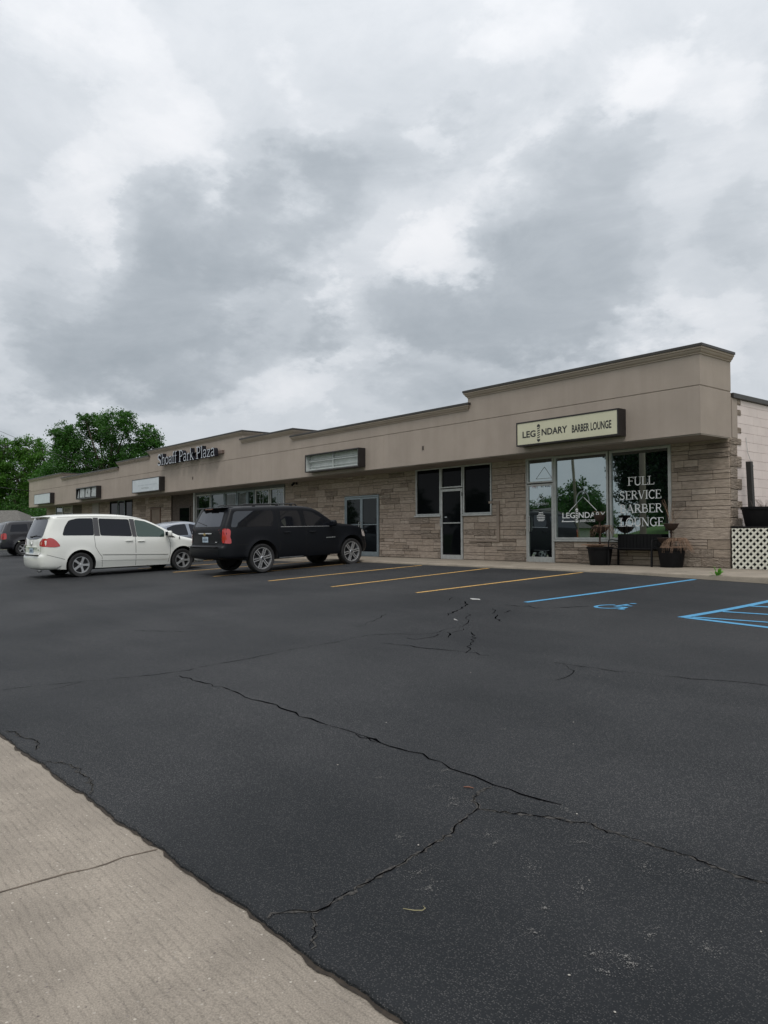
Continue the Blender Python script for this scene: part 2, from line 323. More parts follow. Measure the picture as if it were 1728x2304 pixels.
def stone_mat():
    m, t, p = ntree('limestone_ashlar'); L = t.links.new; nd = t.nodes.new
    g = nd('ShaderNodeNewGeometry'); pos = g.outputs['Position']; a = nd('ShaderNodeAttribute'); a.attribute_name = 'tint'
    sc = nd('ShaderNodeSeparateColor'); L(a.outputs['Color'], sc.inputs[0])
    r = nd('ShaderNodeValToRGB'); L(sc.outputs[0], r.inputs[0]); cr = r.color_ramp; cr.elements.new(.4); cr.elements.new(.7)
    for e, (po, c) in zip(cr.elements, ((0, (.25, .198, .155)), (.35, (.315, .258, .208)), (.7, (.36, .297, .245)), (1, (.40, .338, .28)))): e.position = po; e.color = (*c, 1)
    mp = nd('ShaderNodeMapping'); L(pos, mp.inputs[0]); mp.inputs['Scale'].default_value = (3, 3, 11)
    n = nd('ShaderNodeTexNoise'); n.inputs['Scale'].default_value = 2; n.inputs['Detail'].default_value = 8; n.inputs['Roughness'].default_value = .62; L(mp.outputs[0], n.inputs['Vector'])
    mr = nd('ShaderNodeMapRange'); L(n.outputs[0], mr.inputs[0]); mr.inputs[1].default_value = .3; mr.inputs[2].default_value = .7; mr.inputs[3].default_value = .72; mr.inputs[4].default_value = 1.18
    s = nd('ShaderNodeVectorMath'); s.operation = 'SCALE'; L(r.outputs[0], s.inputs[0]); L(mr.outputs[0], s.inputs['Scale'])
    L(s.outputs[0], p.inputs['Base Color']); p.inputs['Roughness'].default_value = .85; p.inputs['Specular IOR Level'].default_value = .25
    mp2 = nd('ShaderNodeMapping'); L(pos, mp2.inputs[0]); mp2.inputs['Scale'].default_value = (1, 1, 3.2)
    n2 = nd('ShaderNodeTexNoise'); n2.inputs['Scale'].default_value = 9; n2.inputs['Detail'].default_value = 6; n2.inputs['Roughness'].default_value = .6; n2.inputs['Distortion'].default_value = .8; L(mp2.outputs[0], n2.inputs['Vector'])
    st = nd('ShaderNodeMath'); st.operation = 'MULTIPLY_ADD'; L(sc.outputs[1], st.inputs[0]); st.inputs[1].default_value = 1.8; st.inputs[2].default_value = .22
    hm = nd('ShaderNodeMath'); hm.operation = 'MULTIPLY'; L(n2.outputs[0], hm.inputs[0]); L(st.outputs[0], hm.inputs[1])
    b = nd('ShaderNodeBump'); b.inputs['Strength'].default_value = 1; b.inputs['Distance'].default_value = .06; L(hm.outputs[0], b.inputs['Height']); L(b.outputs[0], p.inputs['Normal'])
    return m
def glass_mat(name, refl, base=(.004, .005, .006), tintc=(.82, .93, .92), rough=.01, wob=0.0, sp=.4):
    """dark window pane: a mirror-like coated surface over a black room"""
    m, t, p = ntree(name); L = t.links.new; nd = t.nodes.new
    p.inputs['Base Color'].default_value = (*base, 1); p.inputs['Roughness'].default_value = .03; p.inputs['Specular IOR Level'].default_value = sp
    gl = nd('ShaderNodeBsdfGlossy'); gl.inputs['Color'].default_value = (*tintc, 1); gl.inputs['Roughness'].default_value = rough
    mx = nd('ShaderNodeMixShader'); mx.inputs[0].default_value = refl; L(p.outputs[0], mx.inputs[1]); L(gl.outputs[0], mx.inputs[2])
    if wob:
        g = nd('ShaderNodeNewGeometry'); n = nd('ShaderNodeTexNoise'); n.inputs['Scale'].default_value = .8; L(g.outputs['Position'], n.inputs['Vector'])
        b = nd('ShaderNodeBump'); b.inputs['Strength'].default_value = wob; b.inputs['Distance'].default_value = .02; L(n.outputs[0], b.inputs['Height']); L(b.outputs[0], gl.inputs['Normal'])
    o = t.nodes['Material Output']; L(mx.outputs[0], o.inputs[0])
    return m
def leaf_mat(name, a, b, c):
    m, t, p = ntree(name); L = t.links.new; nd = t.nodes.new
    at = nd('ShaderNodeAttribute'); at.attribute_name = 'tint'; sc = nd('ShaderNodeSeparateColor'); L(at.outputs['Color'], sc.inputs[0])
    r = nd('ShaderNodeValToRGB'); L(sc.outputs[0], r.inputs[0]); cr = r.color_ramp; cr.elements.new(.5)
    for e, (po, cc) in zip(cr.elements, ((0, a), (.5, b), (1, c))): e.position = po; e.color = (*cc, 1)
    L(r.outputs[0], p.inputs['Base Color']); p.inputs['Roughness'].default_value = .55; p.inputs['Specular IOR Level'].default_value = .35
    tr = nd('ShaderNodeBsdfTranslucent'); s = nd('ShaderNodeVectorMath'); s.operation = 'MULTIPLY'; L(r.outputs[0], s.inputs[0]); s.inputs[1].default_value = (1.2, 1.5, .7); L(s.outputs[0], tr.inputs[0])
    mx = nd('ShaderNodeMixShader'); mx.inputs[0].default_value = .35; L(p.outputs[0], mx.inputs[1]); L(tr.outputs[0], mx.inputs[2]); L(mx.outputs[0], t.nodes['Material Output'].inputs[0])
    return m
ASPH = asphalt_mat()
CONC = concrete_mat('road_concrete', (.278, .243, .202), True); WALK = concrete_mat('sidewalk_concrete', (.27, .235, .19))
STONE = stone_mat()
MORTAR = mat('dark_mortar', (.075, .058, .047), .9, bump=.3)
EIFS = mat('taupe_stucco', (.330, .280, .240), .85, var=.09, vscale=.8, bump=.45, bscale=260, fine=.07, spec=.25)
def streaks(m, amt=.10):
    t = m.node_tree; p = t.nodes['Principled BSDF']; src = p.inputs['Base Color'].links[0].from_socket; g = t.nodes.new('ShaderNodeNewGeometry'); mp = t.nodes.new('ShaderNodeMapping'); t.links.new(g.outputs['Position'], mp.inputs[0]); mp.inputs['Scale'].default_value = (3.5, 3.5, .22)
    n = t.nodes.new('ShaderNodeTexNoise'); n.inputs['Scale'].default_value = 1.0; n.inputs['Detail'].default_value = 7; n.inputs['Roughness'].default_value = .65; t.links.new(mp.outputs[0], n.inputs['Vector'])
    mr = t.nodes.new('ShaderNodeMapRange'); t.links.new(n.outputs[0], mr.inputs[0]); mr.inputs[1].default_value = .32; mr.inputs[2].default_value = .60; mr.inputs[3].default_value = 1 - amt; mr.inputs[4].default_value = 1.02
    s = t.nodes.new('ShaderNodeVectorMath'); s.operation = 'SCALE'; t.links.new(src, s.inputs[0]); t.links.new(mr.outputs[0], s.inputs['Scale']); t.links.new(s.outputs[0], p.inputs['Base Color'])
streaks(EIFS, .055)
EIFS2 = mat('cornice_stucco', (.33, .275, .225), .8, var=.08, vscale=2, bump=.3, bscale=200, fine=.05, spec=.25)
GROOVE = mat('dark_brown_fitting', (.09, .075, .065), .9)  # even dark brown for the junction plates and pole insulators
CAP = mat('dark_bronze_coping', (.05, .046, .043), .45, .5, var=.15)
SOFF = mat('soffit_board', (.20, .175, .145), .8, var=.2, vscale=1.2, bump=.3, bscale=90)
ALU = mat('weathered_aluminium', (.42, .43, .42), .45, .35, var=.15, vscale=9)
ALUB = mat('bluish_aluminium', (.22, .26, .28), .45, .6, var=.15, vscale=9)
BLKM = mat('black_painted_metal', (.007, .007, .008), .5, 0, spec=.18, var=.2, vscale=6, bump=.15)
GL_BARBER = glass_mat('shopfront_glass', .35, wob=.012, tintc=(.80, .93, .94))
GL_DARK = glass_mat('dark_film_glass', .0, sp=.06)
GL_MID = glass_mat('old_shop_glass', .09, sp=.2, wob=.03)
GL_DD = glass_mat('door_glass_deep', .018, sp=.08)
VINYL = mat('white_vinyl', (.84, .85, .86), .6)
VINYLF = mat('faded_vinyl', (.36, .40, .42), .5)
CMU = mat('painted_block', (.61, .535, .51), .7, var=.06, vscale=2, bump=.35, bscale=70, fine=.04, tint=1.0)
def paint_mat(name, c, cut=.40):
    m, t, p = ntree(name); L = t.links.new; nd = t.nodes.new; g = nd('ShaderNodeNewGeometry')
    n = nd('ShaderNodeTexNoise'); n.inputs['Scale'].default_value = 26; n.inputs['Detail'].default_value = 6; n.inputs['Roughness'].default_value = .7; L(g.outputs['Position'], n.inputs['Vector'])
    b_ = nd('ShaderNodeTexNoise'); b_.inputs['Scale'].default_value = 1.7; b_.inputs['Detail'].default_value = 3; L(g.outputs['Position'], b_.inputs['Vector'])
    s = nd('ShaderNodeMath'); s.operation = 'MULTIPLY_ADD'; L(b_.outputs[0], s.inputs[0]); s.inputs[1].default_value = .5; L(n.outputs[0], s.inputs[2])
    r = nd('ShaderNodeValToRGB'); L(s.outputs[0], r.inputs[0]); cr = r.color_ramp; cr.elements.new(.5)
    for e, (po, cc) in zip(cr.elements, ((cut + .22, tuple(x * .25 + .02 for x in c)), (cut + .29, tuple(x * .78 for x in c)), (.95, c))): e.position = po; e.color = (*cc, 1)
    L(r.outputs[0], p.inputs['Base Color']); p.inputs['Roughness'].default_value = .8; p.inputs['Specular IOR Level'].default_value = .25
    b = nd('ShaderNodeBump'); b.inputs['Strength'].default_value = .5; b.inputs['Distance'].default_value = .004; L(n.outputs[0], b.inputs['Height']); L(b.outputs[0], p.inputs['Normal']); return m
YEL = paint_mat('yellow_paint', (.60, .37, .12))
BLU = paint_mat('blue_paint', (.085, .285, .48), .34)
CRACK = mat('crack_void', (.002, .002, .0025), 1.0, spec=0)
SCUFF = mat('bare_aggregate', (.17, .165, .155), .8)
# ------------------------------------------------------------------ ground and paving
def terrain(x, y):
    z = -1.05 + max(0, min(26, -21 - y)) * .20 * sm((x + 30) / 8)
    if x < -46: z = max(z, -1.05 + .5 * sm((-46 - x) / 8) * sm((y + 24) / 10))
    if y > -1.4 and x > -53: z = -.6
    return z
def axis(lo, hi, step, far):
    a = [lo + i * step for i in range(int((hi - lo) / step) + 1)]
    return [-far, -far / 3, -far / 8] + a + [far / 8, far / 3, far]
def sheet(name, xs, ys, zf, m, parent=None, kind='structure', label=None):
    b = MB(); W = len(xs)
    for y in ys:
        for x in xs: b.vert((x, y, zf(x, y)))
    for j in range(len(ys) - 1):
        for i in range(W - 1): b.face([j * W + i, j * W + i + 1, (j + 1) * W + i + 1, (j + 1) * W + i])
    return b.build(name, m, parent, smooth=40, kind=kind, label=label)
GRASS = mat('mown_lawn', (.075, .17, .022), .9, var=.3, vscale=.6, bump=.8, bscale=30, fine=.3)
sheet('lawn_ground', axis(-96, 60, 3, 1200), axis(-96, 60, 3, 1200), terrain, GRASS)
rng = random.Random(4)
def edge_y(x):
    return -13.955 + .0245 * (max(-1, min(12, x)) - 1.87) + .007 * math.sin(x * 7.1) + .004 * math.sin(x * 17.3 + 1) + .003 * math.sin(x * 41 + 2) + .0025 * math.sin(x * 97) + .0015 * math.sin(x * 211)
lot_x = [-46 + .5 * i for i in range(129)]
lot_y = [-13.6 + i * .4 for i in range(30)] + [-1.7, -1.48]
lot = sheet('parking_lot', lot_x, lot_y, G, ASPH)
b = MB(); xs = [-46 + .5 * i for i in range(90)]; xs = xs[:90] + [-1 + .03 * i for i in range(1, 400)] + [11.5, 12, 13, 14, 15, 16, 17, 18]
xs = sorted(set(round(x, 3) for x in xs))
for x in xs:
    e = edge_y(x)
    b.vert((x, -13.6, G(x, -13.6))); b.vert((x, e + .012, G(x, e))); b.vert((x, e, G(x, e) - .008)); b.vert((x, e - .004, G(x, e) - .035))
for i in range(len(xs) - 1):
    for k in range(3): b.face([4 * i + k + 1, 4 * i + k + 5, 4 * i + k + 4, 4 * i + k])
b.build('asphalt_edge', ASPH, lot)
road_z = lambda x, y: (G(x, y) if y > -13.9 else G(x, -13.9) + .012 * (y + 13.9)) - .021 - (.004 if y > -13.7 else 0)
sheet('concrete_road', [-70 + 2 * i for i in range(56)], [-20.8 + .575 * i for i in range(14)], road_z, CONC)
def ribbon(b, pts, w, zf, eps, jit=0, taper=False):
    """flat strip along a ground polyline"""
    P = [Vector((p[0], p[1], 0)) for p in pts]; n = len(P); rows = []
    for i, p in enumerate(P):
        t = (P[min(i + 1, n - 1)] - P[max(i - 1, 0)]).normalized(); nrm = Vector((-t.y, t.x, 0))
        ww = w * (1 + (rng.uniform(-jit, jit) if jit else 0)) * (min(1, .6 + .4 * min(i, n - 1 - i) / 3) if taper else 1)
        a, c = p + nrm * ww / 2, p - nrm * ww / 2
        rows.append((b.vert((a.x, a.y, zf(a.x, a.y) + eps)), b.vert((c.x, c.y, zf(c.x, c.y) + eps))))
    for (a, c), (d, e) in zip(rows, rows[1:]): b.face([a, c, e, d])
def subdivide(pts, step, jit):
    out = []
    for (x0, y0), (x1, y1) in zip(pts, pts[1:]):
        L = math.hypot(x1 - x0, y1 - y0); k = max(1, int(L / step)); nx, ny = -(y1 - y0) / (L + 1e-9), (x1 - x0) / (L + 1e-9)
        for i in range(k):
            t = i / k; d = rng.gauss(0, jit) if i else 0
            out.append((x0 + (x1 - x0) * t + nx * d, y0 + (y1 - y0) * t + ny * d))
    out.append(tuple(pts[-1])); return out
b = MB()
for k in range(-14, 4):
    x = 4.6 + k * 4.55; ribbon(b, subdivide([(x - .03, -20.7), (x, -17), (x + .1, edge_y(x) - .01)],   .08, .007), .010, road_z, .003, .4)
b.build('slab_joint', mat('joint_dirt', (.125, .098, .075), .95, var=.4, vscale=20), bpy.data.objects['concrete_road'])
b = MB(); P = [(x, edge_y(x) - .005 + .003 * math.sin(x * 31)) for x in [-6 + .06 * i for i in range(300)]]; ribbon(b, P, .020, road_z, .004, .8)
b.build('edge_dirt', mat('edge_soil', (.028, .021, .015), .95, var=.5, vscale=30), lot)
CRACKS = [[0.01,[[0.251,-13.589],[0.263,-13.453],[0.316,-13.28],[0.424,-13.086],[0.492,-12.923],[0.619,-12.683],[0.728,-12.456],[0.8,-12.285],[0.845,-12.048],[0.819,-11.74],[0.82,-11.488],[0.829,-11.171],[0.764,-10.824],[0.751,-10.525],[0.764,-10.23],[0.756,-9.798],[0.727,-9.439],[0.808,-9.329],[0.971,-9.167],[1.2,-9.031],[1.27,-8.786],[1.204,-8.671],[1.173,-8.443],[1.191,-8.295],[1.053,-8.072],[0.867,-7.844],[0.657,-7.7],[0.537,-7.477],[0.348,-7.358]]],[0.007,[[0.629,-13.234],[0.562,-13.036],[0.512,-12.906]]],[0.013,[[1.041,-12.131],[1.57,-12.108],[1.938,-12.073],[2.253,-12.098],[2.592,-12.101],[3.023,-12.109],[3.381,-12.117],[3.625,-12.131],[3.787,-12.117],[4.018,-12.119],[4.26,-12.141],[3.961,-12.129],[4.248,-12.136],[4.529,-12.125],[4.829,-12.122],[4.952,-12.167],[5.154,-12.162],[5.326,-12.19],[5.433,-12.176],[5.516,-12.189],[5.644,-12.178],[5.773,-12.156]]],[0.01,[[5.329,-12.214],[5.336,-12.321],[5.374,-12.399],[5.497,-12.494],[5.525,-12.6],[5.567,-12.729],[5.614,-12.784],[5.63,-12.905],[5.647,-12.999],[5.659,-13.094],[5.688,-13.186],[5.698,-13.307],[5.714,-13.415],[5.743,-13.594],[5.758,-13.682],[5.705,-13.723],[5.669,-13.788],[5.667,-13.847]]],[0.005,[[5.755,-13.699],[5.84,-13.738],[5.961,-13.843]]],[0.009,[[5.497,-12.494],[5.577,-12.452],[5.738,-12.37],[5.849,-12.313],[5.943,-12.297],[5.989,-12.251],[6.108,-12.267],[6.208,-12.254],[6.32,-12.247],[6.432,-12.249],[6.515,-12.228],[6.617,-12.248],[6.706,-12.253],[6.768,-12.252],[6.9,-12.235]]],[0.009,[[3.521,-9.368],[3.72,-9.357],[4.066,-9.334],[4.406,-9.26],[4.726,-9.19],[4.928,-9.146],[5.145,-9.062],[5.496,-9.031]]],[0.009,[[3.643,-9.39],[3.89,-9.544],[3.993,-9.79],[3.983,-9.986]]],[0.012,[[0.307,-7.708],[0.095,-7.411],[-0.042,-7.105],[-0.323,-6.666],[-0.623,-6.432]]],[0.01,[[-1.174,-6.174],[-0.969,-6.444]]],[0.018,[[0.31,-6.774],[0.626,-7.084],[0.803,-7.212],[1.005,-7.474],[1.313,-7.68]]],[0.016,[[1.579,-8.541],[1.727,-8.666],[1.803,-8.701],[1.961,-8.932],[2.118,-9.101],[2.24,-9.282],[2.398,-9.386],[2.479,-9.539]]],[0.012,[[1.37,-8.742],[1.451,-8.777],[1.647,-8.992]]],[0.009,[[1.451,-8.777],[1.407,-8.619],[1.338,-8.424]]],[0.012,[[0.179,-6.367],[0.491,-6.346],[0.55,-6.226],[0.768,-6.345],[0.966,-6.213],[1.094,-6.004],[1.261,-5.682]]],[0.006,[[1.286,-9.717],[1.583,-9.657],[1.963,-9.626],[2.219,-9.558],[2.471,-9.531],[2.781,-9.5]]],[0.008,[[1.26,-9.316],[1.431,-9.32],[1.452,-9.176],[1.47,-9.076],[1.388,-8.914]]],[0.01,[[0.772,-7.038],[0.668,-6.778]]],[0.006,[[1.865,-13.915],[1.973,-13.864],[2.171,-13.866],[2.302,-13.817],[2.413,-13.819],[2.572,-13.879]]],[0.007,[[2.909,-13.91],[3.035,-13.828],[3.216,-13.799],[3.337,-13.821],[3.459,-13.803],[3.617,-13.84],[3.749,-13.891]]],[0.006,[[-2.396,-11.24],[-1.912,-10.948],[-1.516,-10.669]]],[0.006,[[-0.603,-8.116],[-0.181,-8.68],[0.055,-9.156]]]]
RIMCR = mat('crumbled_asphalt', (.055, .053, .050), .95, var=.7, vscale=60, spec=.1)
for ci, (w, pts) in enumerate(CRACKS):
    b = MB(); dist = math.hypot(pts[0][0] - CAMX, pts[0][1] - CAMY)
    ribbon(b, subdivide(pts, .025 if dist < 7 else .09, .007 if dist < 7 else .02), w * (.48 if dist < 6.5 else .75 if dist < 9 else .7 if w > .015 else 2.0 if ci == 0 else 1.45), G, .0035, .85, True); cr_ = b.build('crack', CRACK, lot)
    if dist < 7.5: b = MB(); ribbon(b, subdivide(pts, .02, .009), w * 1.5, G, .0018, .95, True); b.build('crumbled_rim', RIMCR, cr_)
SC = [[4.952,-12.208,0.022],[5.103,-12.43,0.031],[5.305,-12.49,0.036],[5.376,-12.541,0.036],[4.768,-12.556,0.013],[5.748,-12.691,0.02],[5.837,-12.735,0.022],[5.837,-12.198,0.02],[5.469,-13.007,0.02],[6.11,-12.445,0.018],[6.101,-12.802,0.036],[6.609,-12.336,0.031],[6.367,-12.793,0.036],[5.803,-13.184,0.027],[5.935,-13.234,0.027],[4.653,-11.347,0.011],[6.361,-13.022,0.013],[6.671,-13.142,0.018],[6.757,-13.074,0.013],[6.794,-13.097,0.04],[6.765,-13.198,0.013],[6.926,-12.832,0.027],[6.742,-12.9,0.011],[6.447,-13.184,0.011],[6.444,-12.455,0.018]]
b = MB()
for cx, cy, r in SC:
    r *= 1.5; ang = rng.uniform(0, math.pi)
    for _ in range(int(20 + 1100 * r)):
        d = abs(rng.gauss(0, 1)); a = rng.uniform(0, 6.28); u, v = math.cos(a) * d * r * 1.5, math.sin(a) * d * r * .7
        x = cx + u * math.cos(ang) - v * math.sin(ang); y = cy + u * math.sin(ang) + v * math.cos(ang); s = rng.uniform(.001, .003)
        b.quad(*[(x + s * math.cos(k + a), y + s * math.sin(k + a) * rng.uniform(.6, 1), G(x, y) + .004) for k in (0, 1.3, 2.6, 3.9, 5.1)])
b.build('scuffed_aggregate', SCUFF, lot, kind='stuff')
# painted bays
def stripe(name, pts, w, m, label=None):
    b = MB(); ribbon(b, subdivide(pts, .25, 0), w, G, .004, .05); return b.build(name, m, lot, label=label)
for a, c in (((-7.297, -6.167), (-7.021, -1.62)), ((-4.704, -6.206), (-4.60, -1.60)), ((-2.265, -6.031), (-1.86, -1.62)), ((-9.938, -6.237), (-9.76, -1.62)), ((-12.5, -6.2), (-12.4, -1.62)), ((-15.1, -6.2), (-15.0, -1.62)), ((-17.7, -6.2), (-17.6, -1.62)), ((-20.3, -6.2), (-20.2, -1.62)), ((-22.9, -6.2), (-22.8, -1.62)), ((-25.5, -6.2), (-25.4, -1.62))):
    stripe('bay_stripe', [a, c], .10, YEL)
stripe('accessible_bay_stripe', [(.236, -5.933), (.71, -1.62)], .105, BLU, 'light blue bay stripe')
b = MB(); Z = lambda x, y: G(x, y)
ribbon(b, subdivide([(2.83, -5.83), (2.955, -3.578), (3.06, -1.65)], .3, 0), .12, Z, .004)
ribbon(b, subdivide([(2.90, -5.80), (3.998, -5.90), (5.2, -6.0)], .3, 0), .12, Z, .0045)
for k in range(6): y = -5.70 + k * .76; ribbon(b, [(2.93 + .02 * k, y), (3.6, y + .17), (5.2, y + .55)], .085, Z, .005)
ribbon(b, [(5.2, -6.0), (5.35, -1.65)], .12, Z, .0055)
b.build('hatched_aisle', BLU, lot, label='light blue hatched access aisle')
# wheelchair emblem
b = MB()
def wc(u, v): return (1.34 + u * .56 + (v - .5) * .12, -5.78 + v * .80)
wheel = [wc(.36 + .34 * math.cos(R(a)), .33 + .27 * math.sin(R(a))) for a in range(115, 385, 15)]
ribbon(b, wheel, .060, Z, .004)
ribbon(b, [wc(.36, .80), wc(.40, .42), wc(.74, .42), wc(.88, .12), wc(1.0, .15)], .065, Z, .0048)
ribbon(b, [wc(.38, .62), wc(.68, .62)], .055, Z, .0054)
b.quad(*[(lambda q: (q[0] + .055 * math.cos(a), q[1] + .055 * math.sin(a), G(*q) + .0060))(wc(.36, .93)) for a in [k * math.pi / 6 for k in range(12)]])
b.build('wheelchair_emblem', BLU, lot, label='light blue wheelchair symbol')
# sidewalk with kerb
b = MB(); sx = [-53 + .5 * i for i in range(141)]
prof = [(-1.50, -.32), (-1.50, -.035), (-1.49, -.012), (-1.465, -.001), (-1.40, 0), (-.1, .003), (1.27, .006)]
for x in sx:
    j = .008 * math.sin(x * 3.1) + .006 * math.sin(x * 9.7)
    for (y, z) in prof: b.vert((x, y + (j if y < -1.4 else 0), z))
K = len(prof)
for i in range(len(sx) - 1):
    for k in range(K - 1): b.face([i * K + k, (i + 1) * K + k, (i + 1) * K + k + 1, i * K + k + 1])
walk = b.build('sidewalk', WALK, smooth=30, kind='structure')
b = MB()
for k in range(23):
    x = -51.3 + k * 3.02; ribbon(b, [(x, -1.49), (x + .01, 0), (x, 1.19)], .014, lambda x, y: .003, .004)
b.build('walk_joint', MORTAR, walk)
sheet('side_yard', [0.01 + .9 * i for i in range(19)], [1.27 + 1.2 * i for i in range(18)], lambda x, y: -.004 - .01 * (y - 1.27), WALK)
# small debris on the asphalt
def debris(name, label, cat, pts, r, m):
    b = MB(); b.tube([(x, y, G(x, y) + r + z) for x, y, z in pts], [r * .6] + [r] * (len(pts) - 2) + [r * .4], 6); return b.build(name, m, smooth=60, label=label, cat=cat)
debris('fallen_twig', 'short reddish brown twig lying on the asphalt near the crack fork', 'twig', [(5.23, -12.33, 0), (5.255, -12.315, .002), (5.285, -12.305, 0)], .0045, mat('bark_brown', (.16, .07, .045), .8))
debris('dry_grass_blade', 'curled yellow grass blade on the dark asphalt in the foreground', 'grass blade', [(5.98, -13.42, 0), (6.03, -13.405, .006), (6.055, -13.385, .008), (6.045, -13.36, .003), (6.02, -13.35, 0)], .0018, mat('straw', (.30, .27, .15), .7))
for (x, y, s, a, lab) in ((-.631, -6.175, .10, .5, 'long pale paper scrap on the asphalt beyond the star of cracks'), (.72, -7.952, .035, .3, 'small white paper scrap beside the star of cracks')):
    b = MB(); z = G(x, y)
    P = [(x + s * math.cos(k) * 1.2, y + s * math.sin(k) * .35, z + .006 + .012 * (i % 2)) for i, k in enumerate((0, 1, 2.1, 3.2, 4.4, 5.4))]
    b.prism([(p[0], p[1]) for p in P], lambda u, v: (u, v, z + .004), lambda u, v: (u, v, z + .012 + .01 * math.sin(u * 40))); b.build('paper_scrap', mat('litter_white', (.36, .36, .35), .8), label=lab, cat='litter')
prng = random.Random(9)
PEB = mat('pale_pebble', (.34, .32, .29), .85)
b = MB(); b.lathe([(0, 0), (.8, .1), (1, .5), (.7, .9), (0, 1)], n=7); pebble = b.build('pebble', PEB, smooth=60, label='tiny pale pebble lying loose on the dark asphalt', cat='pebble', group='loose pebbles on the asphalt')
pspots = [(6.69, -13.3), (5.2, -11.3), (4.2, -9.6), (5.9, -12.2), (4.9, -10.9), (6.35, -12.72), (3.9, -11.8), (5.6, -13.0), (7.0, -12.6), (4.4, -12.6), (3.2, -10.2), (6.9, -13.35)]
for i, (x, y) in enumerate(pspots):
    o = pebble if i == 0 else pebble.copy()
    if i: col.objects.link(o)
    s = prng.uniform(.003, .0055); o.scale = (s, s * 1.3, s * .7); o.location = (x, y, G(x, y) + .002); o.rotation_euler = (0, 0, prng.uniform(0, 6))

# ------------------------------------------------------------------ the shopping plaza
bld = thing('shopping_plaza', 'long single-storey strip mall with taupe stepped stucco fascia over tan stone shopfronts', 'building', (0, 0, 0))
SEC = [(0, -6.85, 4.79), (-6.85, -15.9, 4.45), (-15.9, -19.75, 4.72), (-19.75, -29.45, 5.06), (-29.45, -33.75, 4.80), (-33.75, -43.7, 4.52), (-43.7, -51.65, 4.84)]
def loft(b, prof, path, close_ends=True, zfun=None):
    """prof: (outward, z) list; path: plan points, outward to the right-hand side"""
    n = len(path); K = len(prof); rows = []
    for i, p in enumerate(path):
        a = Vector(path[max(i - 1, 0)]); c = Vector(path[min(i + 1, n - 1)]); p = Vector(p)
        d1 = (p - a).normalized() if i else (c - p).normalized(); d2 = (c - p).normalized() if i < n - 1 else d1
        n1 = Vector((d1.y, -d1.x)); n2 = Vector((d2.y, -d2.x)); m = (n1 + n2).normalized(); m = m / max(.3, m.dot(n1))
        rows.append([b.vert((p.x + m.x * o, p.y + m.y * o, z + (zfun(p.x) if zfun and k == 0 else 0))) for k, (o, z) in enumerate(prof)])
    for A, B in zip(rows, rows[1:]):
        for k in range(K - 1): b.face([A[k], B[k], B[k + 1], A[k + 1]])
    if close_ends: b.face(rows[0][::-1]); b.face(rows[-1])
    return rows
zb = lambda x: .0021 * x
for i, (x1, x0, zt) in enumerate(SEC):
    path = [(x0, 1.32), (x0, 0), (x1, 0), (x1, 1.32)]
    b = MB(); rows = loft(b, [(0, 2.895), (0, 3.90), (-.014, 3.908), (-.014, 3.926), (0, 3.934), (0, zt - .20)], path, False, zb)
    b.quad(*[b.v[r[-1]] for r in rows]); f = b.build('fascia', EIFS, bld)
    b = MB(); rows = loft(b, [(0, zt - .21), (.022, zt - .205), (.022, zt - .18), (.045, zt - .165), (.062, zt - .14), (.070, zt - .115), (.092, zt - .10), (.092, zt - .055)], path, False)
    b.quad(*[b.v[r[0]] for r in rows]); b.quad(*[b.v[r[-1]] for r in rows]); b.build('cornice', EIFS2, f)
    b = MB(); rows = loft(b, [(.10, zt - .065), (.112, zt - .060), (.112, zt - .008), (.100, zt), (-.2, zt + .002)], [(x0, 1.33), (x0, 0), (x1, 0), (x1, 1.33)], False)
    b.quad(*[b.v[r[-1]] for r in rows]); b.build('coping', CAP, f)
# control joints down the face, screw-plate marks
for x in (-3.42, -10.6, -14.3, -24.6): b = MB(); b.box(x - .0035, x + .0035, -.0015, .02, 2.89, 3.89); b.build('control_joint', EIFS2, bld)
for x, z in ((-8.73, 3.355), (-24.4, 3.36)):
    b = MB(); b.box(x - .035, x + .035, -.025, .01, z - .06, z + .06, b=.008); b.box(x - .022, x + .022, -.034, -.02, z - .012, z + .035, b=.004); b.build('junction_plate', GROOVE, bld)
b = MB()
for i in range(17): b.box(-51.5 + i * 3.03, -51.5 + i * 3.03 + 3.015, .02, 1.30, 2.875 + zb(-51.5 + i * 3.03) - .0, 2.90 + zb(-50 + i * 3.03))
b.build('soffit', SOFF, bld)
b = MB(); b.box(-51.4, -.012, 1.30, 22, -.4, 3.72); b.build('core_wall', CMU, bld)
# ashlar stone: random coursed blocks, cut round the openings
def clip(r, holes):
    out = [r]
    for (a0, a1, c0, c1) in holes:
        nx = []
        for (x0, x1, z0, z1) in out:
            if x1 <= a0 or x0 >= a1 or z1 <= c0 or z0 >= c1: nx.append((x0, x1, z0, z1)); continue
            if z0 < c0: nx.append((x0, x1, z0, c0))
            if z1 > c1: nx.append((x0, x1, c1, z1))
            lo, hi = max(z0, c0), min(z1, c1)
            if x0 < a0: nx.append((x0, a0, lo, hi))
            if x1 > a1: nx.append((a1, x1, lo, hi))
        out = nx
    return out
HOLES = [(-5.76, -4.80, -1, 3), (-4.80, -1.40, .56, 3), (-10.42, -7.07, 1.33, 3), (-9.25, -8.25, -1, 3), (-14.32, -12.30, -1, 2.15), (-29.47, -18.39, -1, 3),
         (-38.38, -34.73, .7, 3), (-41.42, -40.20, -1, 3), (-45.45, -43.56, -1, 3), (-49.28, -45.47, .6, 3), (-32.15, -30.75, -1, 2.26)]
srng = random.Random(21)
b = MB(); back = MB(); z = 0.012
stones = []
